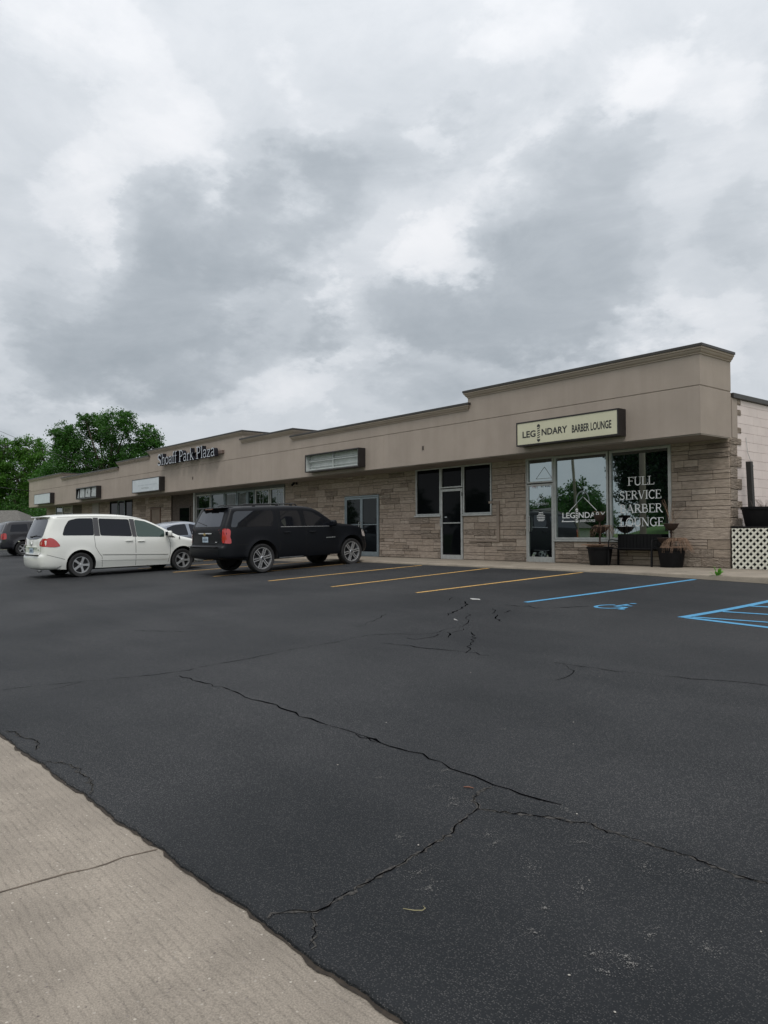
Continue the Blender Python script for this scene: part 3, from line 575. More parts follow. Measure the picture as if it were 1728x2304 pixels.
while z < 2.88:
    H = srng.choice((.19, .215, .24, .27)); H = min(H, 2.885 - z) if z + H > 2.80 else H
    x = -51.6 + srng.uniform(0, .3)
    while x < 0:
        w = srng.uniform(.42, 1.05); x1 = min(x + w, 0)
        if x1 > -.35: x1 = 0
        rr = srng.random()
        if rr < .42: stones.append((x, x1, z, z + H))
        else:
            h = H * srng.choice((.38, .5, .62)); xm = x + (x1 - x) * srng.uniform(.35, .65)
            if rr < .68: stones += [(x, x1, z, z + h), (x, x1, z + h, z + H)]
            elif rr < .84: stones += [(x, xm, z, z + h), (xm, x1, z, z + h), (x, x1, z + h, z + H)]
            else: stones += [(x, x1, z, z + h), (x, xm, z + h, z + H), (xm, x1, z + h, z + H)]
        x = x1
    z += H
for (x0, x1, z0, z1) in stones:
    base = srng.gauss(.60, .21); rough = 1.0 if srng.random() < (.42 if z0 < .9 else .12) else srng.uniform(0, .15); dy = srng.uniform(-.006, .004) - (.016 if rough > .9 else 0)
    if x1 < -14: base -= .12
    for (a, c, d, e) in clip((x0, x1, z0, z1), HOLES):
        if c - a < .03 or e - d < .02: continue
        b.col = (max(0, min(1, base)), rough, 0); b.box(a + .005, c - .005 if c < -.01 else c, 1.188 + dy, 1.24, d + .0055, e - .0055, b=.005)
b.build('stone_wall', STONE, bld)
for lo_, hi_ in ((-51.6, -29.46), (-18.41, -.004)):
    back = MB()
    for r in clip((lo_, hi_, 0, 2.89), HOLES): back.box(r[0], r[1], 1.2005, 1.26, r[2], r[3])
    back.build('mortar_backing', MORTAR, bld)
# quoins and painted block on the side wall
b = MB(); z = .01; k = 0
while z < 2.86:
    h = srng.choice((.16, .19, .22, .25)); h = min(h, 2.90 - z)
    b.col = (srng.uniform(.35, .9), 1.0, 0); b.box(-.05, .022, 1.235, 1.535, z + .005, z + h - .005, b=.012)
    b.col = (srng.uniform(.3, .8), 1.0, 0)
    if k % 2: b.box(-.05, .030, 1.535, 1.72, z + .004, z + h - .004, b=.012)
    z += h; k += 1
b.build('corner_quoins', STONE, bld)
for zz in (3.02, 3.42, 3.66): b = MB(); b.col = (.5, 1, 0); b.box(-.05, .022, 1.575, 1.74, zz, zz + .13, b=.012); b.build('quoin_block', STONE, bld)
b = MB(); b.col = None
row = 0; z = 0
while z < 3.7:
    y = 1.54 - (.2 if row % 2 else 0); 
    while y < 22:
        y0 = max(y, 1.56 if z < 2.9 else 1.58); t = srng.uniform(.96, 1.04); b.col = (t, t, t * .995)
        b.box(-.05, .006 + srng.uniform(0, .002), y0 + .002, min(y + .4, 22) - .002, z + .002, min(z + .203, 3.78) - .002, b=.003); y += .4
    z += .203; row += 1
b.build('painted_block_wall', CMU, bld)
b = MB(); b.box(-.03, .018, 1.335, 1.572, 2.90, 3.80, b=.004); b.build('stucco_pilaster', EIFS, bld)
b = MB(); b.box(-.35, .06, 1.335, 22.1, 3.785, 3.90, b=.01); b.box(-51.5, -.35, 21.8, 22.1, 3.785, 3.90, b=.01); b.box(-51.5, -51.2, 1.335, 21.8, 3.785, 3.90, b=.01); b.build('roof_edge', CAP, bld)
b = MB(); b.quad((-51.3, 1.33, 3.74), (-.3, 1.33, 3.74), (-.3, 21.9, 3.74), (-51.3, 21.9, 3.74)); b.build('flat_roof', mat('roof_membrane', (.12, .12, .12), .9, var=.2), bld)
b = MB(); b.tube([(.02, 1.95, 2.95), (.045, 1.97, 2.6), (.07, 2.12, 2.33)], .006, 6); b.tube([(.07, 2.12, 2.33), (.09, 2.15, 2.30), (.07, 2.18, 2.33)], .009, 6); b.build('wire_hook', ALU, bld)

# ---- shopfronts
def frame_rect(b, x0, x1, z0, z1, w, y0, y1, m=None, bot=None):
    bw = w if bot is None else bot
    b.box(x0, x0 + w, y0, y1, z0, z1, m, b=.004); b.box(x1 - w, x1, y0, y1, z0, z1, m, b=.004)
    b.box(x0 + w, x1 - w, y0 + .002, y1, z1 - w, z1, m, b=.004); b.box(x0 + w, x1 - w, y0 + .002, y1, z0, z0 + bw, m, b=.004)
def window(x0, x1, z0, z1, gm, fm=None, w=.045, sill=False, y=1.17, name='shop_window', parent=None, label=None, bot=None):
    fm = fm or ALU; b = MB(); frame_rect(b, x0, x1, z0, z1, w, y, y + .09, bot=bot)
    f = b.build(name, fm, parent or bld, label=label)
    b = MB(); b.box(x0 + w * .5, x1 - w * .5, y + .045, y + .055, z0 + w * .5, z1 - w * .5); b.build('pane', gm, f)
    if sill: b = MB(); b.box(x0 - .03, x1 + .03, y - .045, y + .08, z0 - .055, z0 - .002, b=.006); b.build('sill', fm, f)
    return f
def text_obj(name, txt, x0, x1, z0, z1, y, m, parent, extrude=.001, bold=.012):
    cu = bpy.data.curves.new('t', 'FONT'); cu.body = txt; cu.size = 1; cu.resolution_u = 3; cu.offset = bold
    o = bpy.data.objects.new('t', cu); col.objects.link(o); dg = bpy.context.evaluated_depsgraph_get(); me = bpy.data.meshes.new_from_object(o.evaluated_get(dg)); bpy.data.objects.remove(o)
    V = [v.co.copy() for v in me.vertices]; F = [tuple(p.vertices) for p in me.polygons]
    xa, xb = min(v.x for v in V), max(v.x for v in V); ya, yb = min(v.y for v in V), max(v.y for v in V)
    b = MB(); b.v = [(x0 + (v.x - xa) / (xb - xa) * (x1 - x0), y, z0 + (v.y - ya) / (yb - ya) * (z1 - z0)) for v in V]; b.f = F; b.m = [0] * len(F); b.c = [None] * len(F)
    bpy.data.meshes.remove(me)
    if extrude > .0015:                       # solid lettering: walls down the open edges
        cnt = {}
        for f in F:
            for i in range(len(f)): e = (f[i], f[(i + 1) % len(f)]); cnt[e] = 1
        n = len(b.v); b.v += [(v[0], v[1] + extrude, v[2]) for v in b.v[:n]]
        for (p, q) in cnt:
            if (q, p) not in cnt: b.face([p, q, q + n, p + n])
    return b.build(name, m, parent)
# serif stroke letters: strokes (points, weight) on a cap height of 1; 'T' thick, 't' thin
def arc(cx, cy, rx, ry, a0, a1, n=9): return [(cx + rx * math.cos(R(a0 + (a1 - a0) * i / (n - 1))), cy + ry * math.sin(R(a0 + (a1 - a0) * i / (n - 1)))) for i in range(n)]
def sf(x, y, w=.30): return ([(x - w / 2, y), (x + w / 2, y)], .045)
GL = {
 'F': (.66, [([(.16, 0), (.16, 1)], .15), sf(.16, .022, .36), sf(.12, .978, .26), ([(.16, .97), (.62, .97)], .06), ([(.61, .99), (.61, .80)], .05), ([(.16, .53), (.5, .53)], .06), ([(.5, .62), (.5, .43)], .045)]),
 'U': (.84, [([(.18, 1), (.18, .32)] + arc(.44, .30, .26, .27, 180, 360) + [(.70, .32)], .13), ([(.70, .3), (.70, 1)], .06), sf(.18, .978, .34), sf(.70, .978, .28)]),
 'L': (.68, [([(.16, 0), (.16, 1)], .15), sf(.16, .978, .36), sf(.12, .022, .26), ([(.16, .03), (.64, .03)], .06), ([(.63, .01), (.65, .26)], .06)]),
 'S': (.66, [(arc(.30, .74, .21, .24, 30, 200) + arc(.31, .27, .23, .25, 110, -20, 7)[0:0] + [(.16, .60), (.30, .52), (.46, .42)] + arc(.29, .26, .23, .24, 20, -150), .12), ([(.50, .97), (.50, .72)], .045), ([(.06, .02), (.06, .28)], .045)]),
 'E': (.70, [([(.16, 0), (.16, 1)], .15), sf(.12, .022, .26), sf(.12, .978, .26), ([(.16, .97), (.62, .97)], .06), ([(.61, .99), (.61, .78)], .05), ([(.16, .52), (.5, .52)], .06), ([(.5, .62), (.5, .42)], .045), ([(.16, .03), (.66, .03)], .06), ([(.65, .01), (.67, .25)], .06)]),
 'R': (.80, [([(.16, 0), (.16, 1)], .15), sf(.16, .022, .34), sf(.12, .978, .26), ([(.16, .97), (.38, .97)] + arc(.38, .74, .22, .23, 90, -90) + [(.16, .51)], .09), ([(.38, .52), (.68, .03), (.80, .02)], .13)]),
 'V': (.84, [([(.12, 1), (.42, .02)], .14), ([(.42, .02), (.72, 1)], .055), sf(.12, .978, .3), sf(.72, .978, .24)]),
 'I': (.36, [([(.18, 0), (.18, 1)], .15), sf(.18, .022, .34), sf(.18, .978, .34)]),
 'C': (.78, [(arc(.44, .5, .34, .47, 45, 315, 15), .12), ([(.70, 1), (.70, .74)], .045)]),
 'B': (.76, [([(.16, 0), (.16, 1)], .15), sf(.12, .022, .26), sf(.12, .978, .26), ([(.16, .97), (.36, .97)] + arc(.36, .75, .21, .22, 90, -90) + [(.16, .53)], .085), ([(.16, .53), (.40, .53)] + arc(.40, .28, .25, .25, 90, -90) + [(.16, .03)], .095)]),
 'A': (.86, [([(.12, 0), (.42, 1)], .055), ([(.41, 1), (.74, 0)], .15), ([(.22, .33), (.62, .33)], .05), sf(.12, .022, .24), sf(.74, .022, .32)]),
 'O': (.86, [(arc(.43, .5, .35, .46, 0, 360, 25), .11)]),
 'N': (.86, [([(.14, 0), (.14, 1)], .055), ([(.14, .98), (.72, .03)], .14), ([(.72, 0), (.72, 1)], .055), sf(.14, .022, .24), sf(.72, .978, .24), sf(.08, .978, .2)]),
 'G': (.84, [(arc(.44, .5, .34, .47, 45, 300, 15), .12), ([(.68, .05), (.68, .45)], .13), sf(.68, .45, .30), ([(.70, 1), (.70, .74)], .045)]),
 'h': (.62, [([(.14, 0), (.14, 1.02)], .10), sf(.14, .022, .24), sf(.10, 1.0, .16), ([(.14, .5), (.22, .62)] + arc(.34, .50, .14, .16, 100, 0, 6) + [(.48, 0)], .085), sf(.48, .022, .22)]),
 'o': (.58, [(arc(.29, .33, .22, .31, 0, 360, 19), .09)]),
 'a': (.56, [([(.08, .52)] + arc(.25, .50, .16, .15, 150, 0, 7) + [(.41, .1), (.50, .03)], .085), (arc(.24, .19, .17, .17, 60, 320, 11), .075)]),
 'f': (.36, [([(.16, 0), (.16, .75)] + arc(.29, .82, .13, .17, 180, 60, 6), .09), sf(.16, .022, .24), ([(.04, .62), (.34, .62)], .05)]),
 'P': (.66, [([(.16, 0), (.16, 1)], .13), sf(.16, .022, .32), sf(.12, .978, .22), ([(.16, .97), (.34, .97)] + arc(.34, .72, .22, .25, 90, -90) + [(.16, .47)], .075)]),
 'r': (.42, [([(.13, 0), (.13, .64)], .09), sf(.13, .022, .22), ([(.13, .45), (.22, .60), (.34, .62), (.37, .54)], .07)]),
 'k': (.60, [([(.13, 0), (.13, 1.02)], .10), sf(.13, .022, .22), ([(.14, .26), (.42, .62)], .05), ([(.24, .38), (.50, .02), (.58, .02)], .10)]),
 'l': (.28, [([(.14, 0), (.14, 1.02)], .10), sf(.14, .022, .24), sf(.10, 1.0, .16)]),
 'z': (.52, [([(.08, .60), (.44, .60)], .055), ([(.42, .60), (.08, .04)], .10), ([(.06, .03), (.46, .03)], .06), ([(.08, .62), (.08, .46)], .04), ([(.46, .01), (.46, .20)], .04)]),
 ' ': (.34, [])}
def stroke_poly(pts, w):
    L, Rr = [], []; n = len(pts)
    for i, p in enumerate(pts):
        a = pts[max(i - 1, 0)]; c = pts[min(i + 1, n - 1)]; dx, dy = c[0] - a[0], c[1] - a[1]; l = math.hypot(dx, dy) or 1
        nx, ny = -dy / l * w / 2, dx / l * w / 2; L.append((p[0] + nx, p[1] + ny)); Rr.append((p[0] - nx, p[1] - ny))
    return L, Rr
def serif(name, txt, x0, x1, z0, cap, y, mats, parent, depth=0, per_letter=False, lead=.0003):
    tot = sum(GL[c][0] for c in txt) - .08; sx = (x1 - x0) / tot; x = x0 - .04 * sx; b = MB(); lay = 0
    for c in txt:
        adv, strokes = GL[c]
        for pts, w in strokes:
            L, Q = stroke_poly([(p[0] * sx / cap, p[1]) for p in pts], w); yy = y - lead * (lay % 9); lay += 1
            for i in range(len(L) - 1):
                P = [(x + a * cap, yy, z0 + d * cap) for a, d in (L[i], L[i + 1], Q[i + 1], Q[i])]; b.quad(*P, m=0)
                if depth:
                    P2 = [(p[0], y + depth, p[2]) for p in P]
                    b.quad(P[0], P[1], P2[1], P2[0], m=1); b.quad(P[3], P[2], P2[2], P2[3], m=1)
                    if i == 0: b.quad(P[0], P[3], P2[3], P2[0], m=1)
                    if i == len(L) - 2: b.quad(P[1], P[2], P2[2], P2[1], m=1)
        x += adv * sx
        if per_letter and strokes: b.build(name, mats, parent); b = MB()
    if not per_letter: return b.build(name, mats, parent)
# barber shop: door, transom, two big windows
b = MB(); frame_rect(b, -5.74, -4.83, .006, 2.14, .058, 1.165, 1.225, bot=.14)
door = b.build('shop_door', ALU, bld, label='aluminium barber shop door with white decals')
b = MB(); b.box(-5.69, -4.87, 1.195, 1.205, .13, 2.10); b.build('pane', GL_BARBER, door)
b = MB(); b.tube([(-5.66, 1.155, .86), (-5.66, 1.115, .88), (-5.66, 1.115, 1.22), (-5.66, 1.155, 1.24)], .013, 8); b.box(-5.685, -5.63, 1.15, 1.165, .84, 1.26, b=.004); b.build('handle', ALU, door)
drng0 = random.Random(5)
for i, (w, z) in enumerate(((.14, 1.345), (.17, 1.30), (.27, 1.255), (.27, 1.21), (.25, 1.165), (.20, 1.125))):
    b = MB(); x = -5.27 - w / 2
    while x < -5.27 + w / 2: l = drng0.uniform(.015, .045); b.box(x, min(x + l, -5.27 + w / 2), 1.192, 1.1935, z, z + .022); x += l + .008
    b.build('decal', VINYL, door)
text_obj('decal', 'LEGENDARY', -5.53, -4.99, 1.56, 1.62, 1.193, VINYLF, door)
b = MB()
P = arc(-5.28, 1.66, .10, .15, 10, 170, 11)
L_, Q_ = stroke_poly(P, .016)
for i in range(len(L_) - 1): b.quad(*[(p[0], 1.193, p[1]) for p in (L_[i], L_[i + 1], Q_[i + 1], Q_[i])])
b.build('decal', VINYLF, door)
text_obj('house_number', '772', -5.55, -5.40, 2.03, 2.085, 1.162, mat('number_red', (.25, .09, .08), .5), door)
for x in (-5.22, -5.08, -4.98): b = MB(); b.box(x - .012, x + .012, 1.158, 1.166, 2.045, 2.075); b.build('sticker', BLKM, door)
tr = window(-5.74, -4.83, 2.17, 2.865, GL_BARBER, name='transom_window')
wl = window(-4.80, -3.11, .625, 2.855, GL_BARBER, sill=True, w=.055, label='left big shop window with the white barber logo')
wr = window(-3.07, -1.41, .625, 2.855, GL_BARBER, sill=True, w=.055, label='right big shop window with four white words')
for wd, x0, x1, z0 in (('FULL', -2.56, -1.85, 1.955), ('SERVICE', -2.785, -1.67, 1.615), ('BARBER', -2.79, -1.64, 1.285), ('LOUNGE', -2.795, -1.605, .955)):
    serif('lettering', wd, x0, x1, z0, .208, 1.212, [VINYL, VINYL], wr)
YG = 1.212
text_obj('lettering', 'LEG', -4.56, -4.15, 1.185, 1.335, YG, VINYL, wl); text_obj('lettering', 'NDARY', -4.04, -3.22, 1.185, 1.335, YG, VINYL, wl)
text_obj('lettering', 'BARBER LOUNGE', -4.0, -3.53, 1.08, 1.145, YG, VINYL, wl)
def barber_pole(name, cx, z0, z1, y, m, parent):
    b = MB(); h = z1 - z0; w = h * .135
    P = [(cx - w * .9, z0 + h * .16), (cx + w * .9, z0 + h * .16), (cx + w * .65, z0 + h * .05), (cx, z0), (cx - w * .65, z0 + h * .05)]
    b.quad(*[(p[0], y, p[1]) for p in P])
    b.quad(*[(p[0], y, z0 + z1 - p[1]) for p in reversed(P)])
    for k in range(5):
        z = z0 + h * (.20 + .125 * k); b.quad((cx - w * .72, y, z), (cx + w * .72, y, z + h * .055), (cx + w * .72, y, z + h * .115), (cx - w * .72, y, z + h * .06))
    return b.build(name, m, parent)
barber_pole('pole_emblem', -4.095, 1.06, 1.445, YG, VINYL, wl)
b = MB()
def seg(b, p, q, w, y):
    L, Q = stroke_poly([p, q], w); b.quad(*[(a[0], y, a[1]) for a in (L[0], L[1], Q[1], Q[0])])
seg(b, (-4.34, 1.36), (-4.12, 1.552), .017, YG); b.build('logo_line', VINYL, wl); b = MB(); seg(b, (-3.87, 1.72), (-3.48, 1.37), .017, YG - .0006); b.build('logo_line', VINYL, wl); b = MB(); seg(b, (-4.12, 1.552), (-3.90, 1.745), .016, YG); b.build('logo_line', VINYLF, wl); b = MB(); seg(b, (-4.58, 1.10), (-4.17, 1.10), .024, YG); seg(b, (-4.58, 1.10), (-4.53, 1.145), .02, YG - .0006)
b.build('logo_line', VINYL, wl)
b = MB(); P = arc(-3.91, 1.62, .20, .26, -8, 188, 15); L_, Q_ = stroke_poly(P, .035)
for i in range(len(L_) - 1): b.quad(*[(p[0], YG, p[1]) for p in (L_[i], L_[i + 1], Q_[i + 1], Q_[i])])
b.build('logo_arc', mat('ghost_vinyl', (.20, .235, .245), .5), wl)
# triangle emblem in the transom
b = MB(); seg(b, (-5.45, 2.28), (-5.15, 2.60), .014, YG); seg(b, (-5.15, 2.60), (-4.90, 2.28), .014, YG - .0005); seg(b, (-5.45, 2.285), (-4.90, 2.285), .014, YG - .001); b.build('decal', VINYLF, tr)
b = MB(); b.box(-5.765, -1.39, 1.15, 1.27, 2.866, 2.888); b.box(-5.765, -5.742, 1.16, 1.26, .006, 2.865); b.box(-1.408, -1.385, 1.165, 1.26, .58, 2.865); b.box(-4.829, -4.801, 1.163, 1.26, .006, 2.865); b.build('front_frame', ALU, bld)
# vacant shop in the middle
window(-10.40, -9.235, 1.375, 2.865, GL_DARK, sill=True, label='left black window of the vacant shop'); window(-8.245, -7.08, 1.375, 2.865, GL_DARK, sill=True, label='right black window of the vacant shop')
tw = window(-9.225, -8.265, 2.20, 2.865, GL_DARK, name='transom_window')
b = MB(); frame_rect(b, -9.225, -8.265, .006, 2.17, .075, 1.165, 1.225, bot=.13); vd = b.build('shop_door', ALU, bld, label='aluminium door of the vacant shop')
b = MB(); b.box(-9.16, -8.33, 1.195, 1.205, .12, 2.11); b.build('pane', GL_DARK, vd)
b = MB(); b.box(-9.15, -8.34, 1.17, 1.195, 1.10, 1.135, b=.004); b.build('push_bar', ALU, vd)
b = MB(); b.tube([(-9.19, 1.16, 1.02), (-9.19, 1.12, 1.03), (-9.19, 1.12, 1.26), (-9.19, 1.16, 1.27)], .012, 8); b.build('handle', ALU, vd)
b = MB(); b.box(-8.285, -8.262, 1.155, 1.166, 1.93, 2.05); b.build('sticker', BLKM, vd)
b = MB(); b.box(-9.06, -8.96, 1.19, 1.194, 1.285, 1.32); b.build('sticker', VINYLF, vd)
# stray stucco trim beside it
b = MB(); b.box(-7.17, -6.76, 1.145, 1.19, 1.665, 1.73, b=.006); b.box(-6.865, -6.76, 1.143, 1.19, .60, 1.665, b=.006); b.box(-7.98, -6.765, 1.14, 1.19, .548, .60, b=.006); b.build('pipe_chase_trim', mat('trim_tan', (.235, .19, .155), .8, var=.1), bld)
# double door
b = MB(); frame_rect(b, -14.29, -12.32, .006, 2.14, .05, 1.16, 1.235, bot=.02); dd = b.build('double_door', ALUB, bld, label='bluish aluminium double glass door beside the black SUV')
for x0 in (-14.235, -13.30):
    b = MB(); frame_rect(b, x0, x0 + .93, .03, 2.08, .062, 1.17, 1.22, bot=.14); leaf_ = b.build('door_leaf', ALUB, dd)
    b = MB(); b.box(x0 + .05, x0 + .88, 1.192, 1.202, .15, 2.03); b.box(0, 0, 0, 0, 0, 0); b.v = b.v[:8]; b.f = b.f[:6]; b.m = b.m[:6]; b.c = b.c[:6]; b.build('pane', GL_DD, leaf_)
    b = MB(); b.box(x0 + .064, x0 + .866, 1.172, 1.19, 1.10, 1.13, b=.003); b.build('push_bar', ALUB, leaf_)
for x in (-13.38, -13.26): b = MB(); b.tube([(x, 1.165, .98), (x, 1.12, .99), (x, 1.12, 1.20), (x, 1.165, 1.21)], .012, 8); b.build('handle', ALU, dd)
# long glazed front with drapes and the recessed entry
CURT = mat('grey_drape', (.20, .22, .22), .8, var=.25, vscale=7, stretch=(9, 1, .6))
edges = [-26.60, -24.98, -23.61, -22.44, -21.50, -20.84, -19.60, -18.42]
b = MB(); b.box(-26.62, -18.40, 1.16, 1.27, 2.70, 2.885); b.box(-26.62, -18.40, 1.165, 1.28, .006, .50); b.build('bulkhead', mat('old_panel', (.10, .105, .10), .7, var=.2), bld)
for i in range(7):
    w_ = window(edges[i] + .03, edges[i + 1] - .03, .50, 2.70, GL_MID, ALU if i in (0, 5, 6) else ALUB, w=.06, name='display_window')
    if i in (2, 3): 
        b = MB(); n = 16
        for k in range(n):
            a = edges[i] + .12 + (edges[i + 1] - edges[i] - .24) * k / n; c = edges[i] + .12 + (edges[i + 1] - edges[i] - .24) * (k + .55) / n
            b.quad((a, 1.2125, .6), (c, 1.2115, .6), (c, 1.2115, 2.6), (a, 1.2125, 2.6))
        b.build('drape', CURT, w_)
    if i in (5, 6):
        b = MB(); cx = (-20.32, -18.95)[i - 5]; P = arc(cx, 2.30, .13, .32, 0, 360, 23); L_, Q_ = stroke_poly(P, .03)
        for k in range(len(L_) - 1): b.quad(*[(p[0], 1.212, p[1]) for p in (L_[k], L_[k + 1], Q_[k + 1], Q_[k])])
        seg(b, (cx - .45, 2.50), (cx + .42, 2.50), .022, 1.2115); b.build('oval_decal', VINYLF, w_)
BRK = mat('brown_brick', (.075, .058, .047), .9, var=.35, vscale=5, stretch=(1, 1, 5), bump=.4)
b = MB(); b.box(-29.46, -26.62, 1.262, 1.295, 0, 2.89); b.build('entry_wall', BRK, bld)
b = MB(); frame_rect(b, -28.6, -27.3, .006, 2.2, .08, 1.22, 1.26); e_ = b.build('entry_door', mat('dark_brown_frame', (.05, .035, .028), .7), bld); b = MB(); b.box(-28.55, -27.35, 1.235, 1.245, .05, 2.15); b.build('pane', GL_DARK, e_)
b = MB(); b.box(-26.66, -26.54, 1.09, 1.155, .006, 2.88, b=.005); b.build('corner_post', ALU, bld)
# far shops
b = MB(); frame_rect(b, -32.13, -30.77, .006, 2.24, .11, 1.15, 1.23); bd = b.build('boarded_door', mat('brown_trim', (.13, .085, .06), .7, var=.2), bld); b = MB(); b.box(-32.03, -30.87, 1.19, 1.215, .10, 2.14, b=.01); b.build('door_board', mat('tan_board', (.19, .15, .115), .8, var=.15, vscale=3), bd)
window(-38.35, -37.02, .72, 2.80, GL_DARK, BLKM, w=.06); window(-36.98, -35.92, .72, 2.80, GL_DARK, ALUB, w=.05); window(-35.88, -34.76, .72, 2.80, GL_DARK, BLKM, w=.06)
b = MB(); b.box(-41.40, -40.22, 1.14, 1.24, .006, 2.80, b=.01); b.build('pale_pier', mat('pale_stucco', (.30, .28, .26), .8, var=.1), bld)
b = MB(); b.box(-45.42, -43.60, 1.19, 1.24, .006, 2.84, b=.01); for_ = b.build('brown_panel', BRK, bld)
wg = window(-49.25, -47.66, .62, 2.80, glass_mat('green_glass', .12, (.004, .02, .018)), ALU, label='green tinted window at the far left end')
wp = window(-47.62, -45.50, .62, 2.80, GL_DARK, ALU, label='window pasted with white posters')
for k, (z0, z1) in enumerate(((2.28, 2.72), (1.60, 2.02), (.95, 1.45))):
    b = MB(); b.box(-47.5, -45.62, 1.205, 1.213, z0, z1); po = b.build('poster', mat('poster_paper', (.34, .31, .28), .8, var=.2, vscale=6), wp)
    text_obj('poster_print', ('BEAUTY', 'SALON', 'NAILS')[k], -47.2, -46.0, z0 + .10, z1 - .12, 1.202, BLKM, wp)
# eave security camera
ca = thing('security_camera', 'small black security camera under the eave above the stone wall', 'camera', (-17.5, 1.12, 2.78))
b = MB(); b.box(-.04, .04, .02, .07, -.03, .10, b=.01); b.tube([(0, .03, .04), (0, -.10, .0)], .016, 8); b.build('mount', BLKM, ca)
b = MB(); b.tube([(-.08, -.02, .05), (.02, -.12, -.01), (.09, -.22, -.06)], [.04, .045, .045], 12); b.build('camera_body', BLKM, ca, smooth=50)
b = MB(); b.tube([(.09, -.22, -.06), (.10, -.235, -.066)], .032, 12); b.build('lens', GL_DARK, ca)

# ------------------------------------------------------------------ sign boxes
CREAM = mat('cream_sign_face', (.52, .505, .37), .45, var=.05, vscale=3); WHITEP = mat('white_sign_face', (.48, .52, .55), .45, var=.08, vscale=3); INK = mat('black_ink', (.012, .012, .014), .5)
DKF = mat('dark_sign_case', (.028, .025, .025), .4, .4, var=.2)
def sign_box(label, x0, x1, z0, z1, w=.035, depth=.30, group=None):
    t = thing('sign_box', label, 'sign', ((x0 + x1) / 2, 0, (z0 + z1) / 2), 0, group); hx, hz = (x1 - x0) / 2, (z1 - z0) / 2
    b = MB(); b.box(-hx, hx, -depth, -depth + .02 - .0, -hz, -hz + w, b=.003); b.box(-hx, hx, -depth, -depth + .02, hz - w, hz, b=.003); b.box(-hx, -hx + w, -depth + .001, -depth + .02, -hz + w, hz - w); b.box(hx - w, hx, -depth + .001, -depth + .02, -hz + w, hz - w)
    b.box(-hx, hx, -depth + .021, -.002, -hz, -hz + .012); b.box(-hx, hx, -depth + .021, -.002, hz - .012, hz); b.box(-hx, -hx + .012, -depth + .022, -.003, -hz + .012, hz - .012); b.box(hx - .012, hx, -depth + .022, -.003, -hz + .012, hz - .012)
    b.build('case', DKF, t); return t, hx, hz
t, hx, hz = sign_box('cream lit sign box reading LEGENDARY BARBER LOUNGE in a black case', -4.83, -1.80, 3.015, 3.63)
b = MB(); b.box(-hx + .03, hx - .03, -.29, -.275, -hz + .03, hz - .03); b.build('sign_face', CREAM, t)
cx, cz, yy = -3.315, 3.3225, -.2925
def rel(n, s, x0, x1, z0, z1, m=INK): text_obj(n, s, x0 - cx, x1 - cx, z0 - cz, z1 - cz, yy, m, t, bold=.026)
rel('lettering', 'LEG', -4.625, -4.20, 3.215, 3.385); rel('lettering', 'NDARY', -4.01, -3.225, 3.225, 3.392); rel('lettering', 'BARBER LOUNGE', -3.09, -1.99, 3.195, 3.385)
barber_pole('pole_emblem', -4.105 - cx, 3.075 - cz, 3.525 - cz, yy, INK, t)
G2 = 'wall sign boxes of the other shops'
t, hx, hz = sign_box('empty open sign case with white tube rails inside, right of the stone double door', -14.68, -11.54, 2.975, 3.60, group=G2)
t['label'] = 'faceless open sign case showing bare white tube holders, above the double door'
b = MB(); b.box(-hx + .014, hx - .014, -.05, -.04, -hz + .014, hz - .014); b.box(-hx + .013, -hx + .02, -.278, -.05, -hz + .014, hz - .014); b.build('inner_panel', mat('cabinet_white', (.52, .55, .54), .6, var=.15, vscale=5), t)
b = MB()
for z in (.12, -.13): b.box(-hx + .12, hx - .05, -.16, -.12, z - .012, z + .012, b=.004)
b.box(-.012, .012, -.20, -.11, -hz + .03, hz - .03); b.build('tube_rail', mat('rail_white', (.42, .45, .44), .5), t)
b = MB(); b.tube([(-hx + .1, -.18, -.23), (hx - .05, -.18, -.23)], .019, 10); b.tube([(-hx + .1, -.18, .06), (hx - .05, -.18, .06)], .016, 10); b.build('fluorescent_tube', mat('dead_tube', (.50, .53, .52), .4), t, smooth=50)
t, hx, hz = sign_box('blank white sign box with a faint TATTOO line, left of the plaza name letters', -30.97, -27.50, 2.93, 3.62, group=G2)
b = MB(); b.box(-hx + .03, hx - .03, -.29, -.275, -hz + .03, hz - .03); b.build('sign_face', WHITEP, t)
text_obj('lettering', 'TATTOO', -.55, .45, -.19, -.11, -.2925, mat('ghost_grey', (.22, .23, .24), .6), t)
b = MB()
for k in range(14): b.box(-.9 + .17 * k, -.8 + .17 * k, -.2925, -.2915, -.02, .03)
b.build('ghost_lettering', mat('ghost_pale', (.36, .40, .43), .6), t)
t, hx, hz = sign_box('sign case with four broken grey white panels, second from the far left end', -40.05, -36.42, 2.93, 3.62, w=.06, group=G2)
b = MB(); b.box(-hx + .014, hx - .014, -.05, -.04, -hz + .014, hz - .014); b.build('inner_panel', INK, t)
brk = mat('cracked_panel', (.36, .38, .38), .6, var=.2, vscale=4)
for x0, x1, zz in ((-1.70, -1.45, .2), (-1.28, -.42, .0), (-.28, .62, .0), (.80, 1.6, .0)): b = MB(); b.prism([(x0, -.24), (x1, -.26), (x1 + .02, .25), (x0 + .1 + zz * .2, .26 - zz)], lambda u, v: (u, -.24, v), lambda u, v: (u, -.23, v)); b.build('broken_panel', brk, t)
b = MB(); b.prism([(.06, .02), (.22, .16), (.2, -.12), (.14, -.02)], lambda u, v: (u, -.246, v), lambda u, v: (u, -.242, v)); b.build('missing_chip', INK, t)
t, hx, hz = sign_box('plain white sign box at the far left end of the fascia', -49.20, -45.42, 2.91, 3.61, group=G2)
b = MB(); b.box(-hx + .03, hx - .03, -.29, -.275, -hz + .03, hz - .03); b.build('sign_face', WHITEP, t)
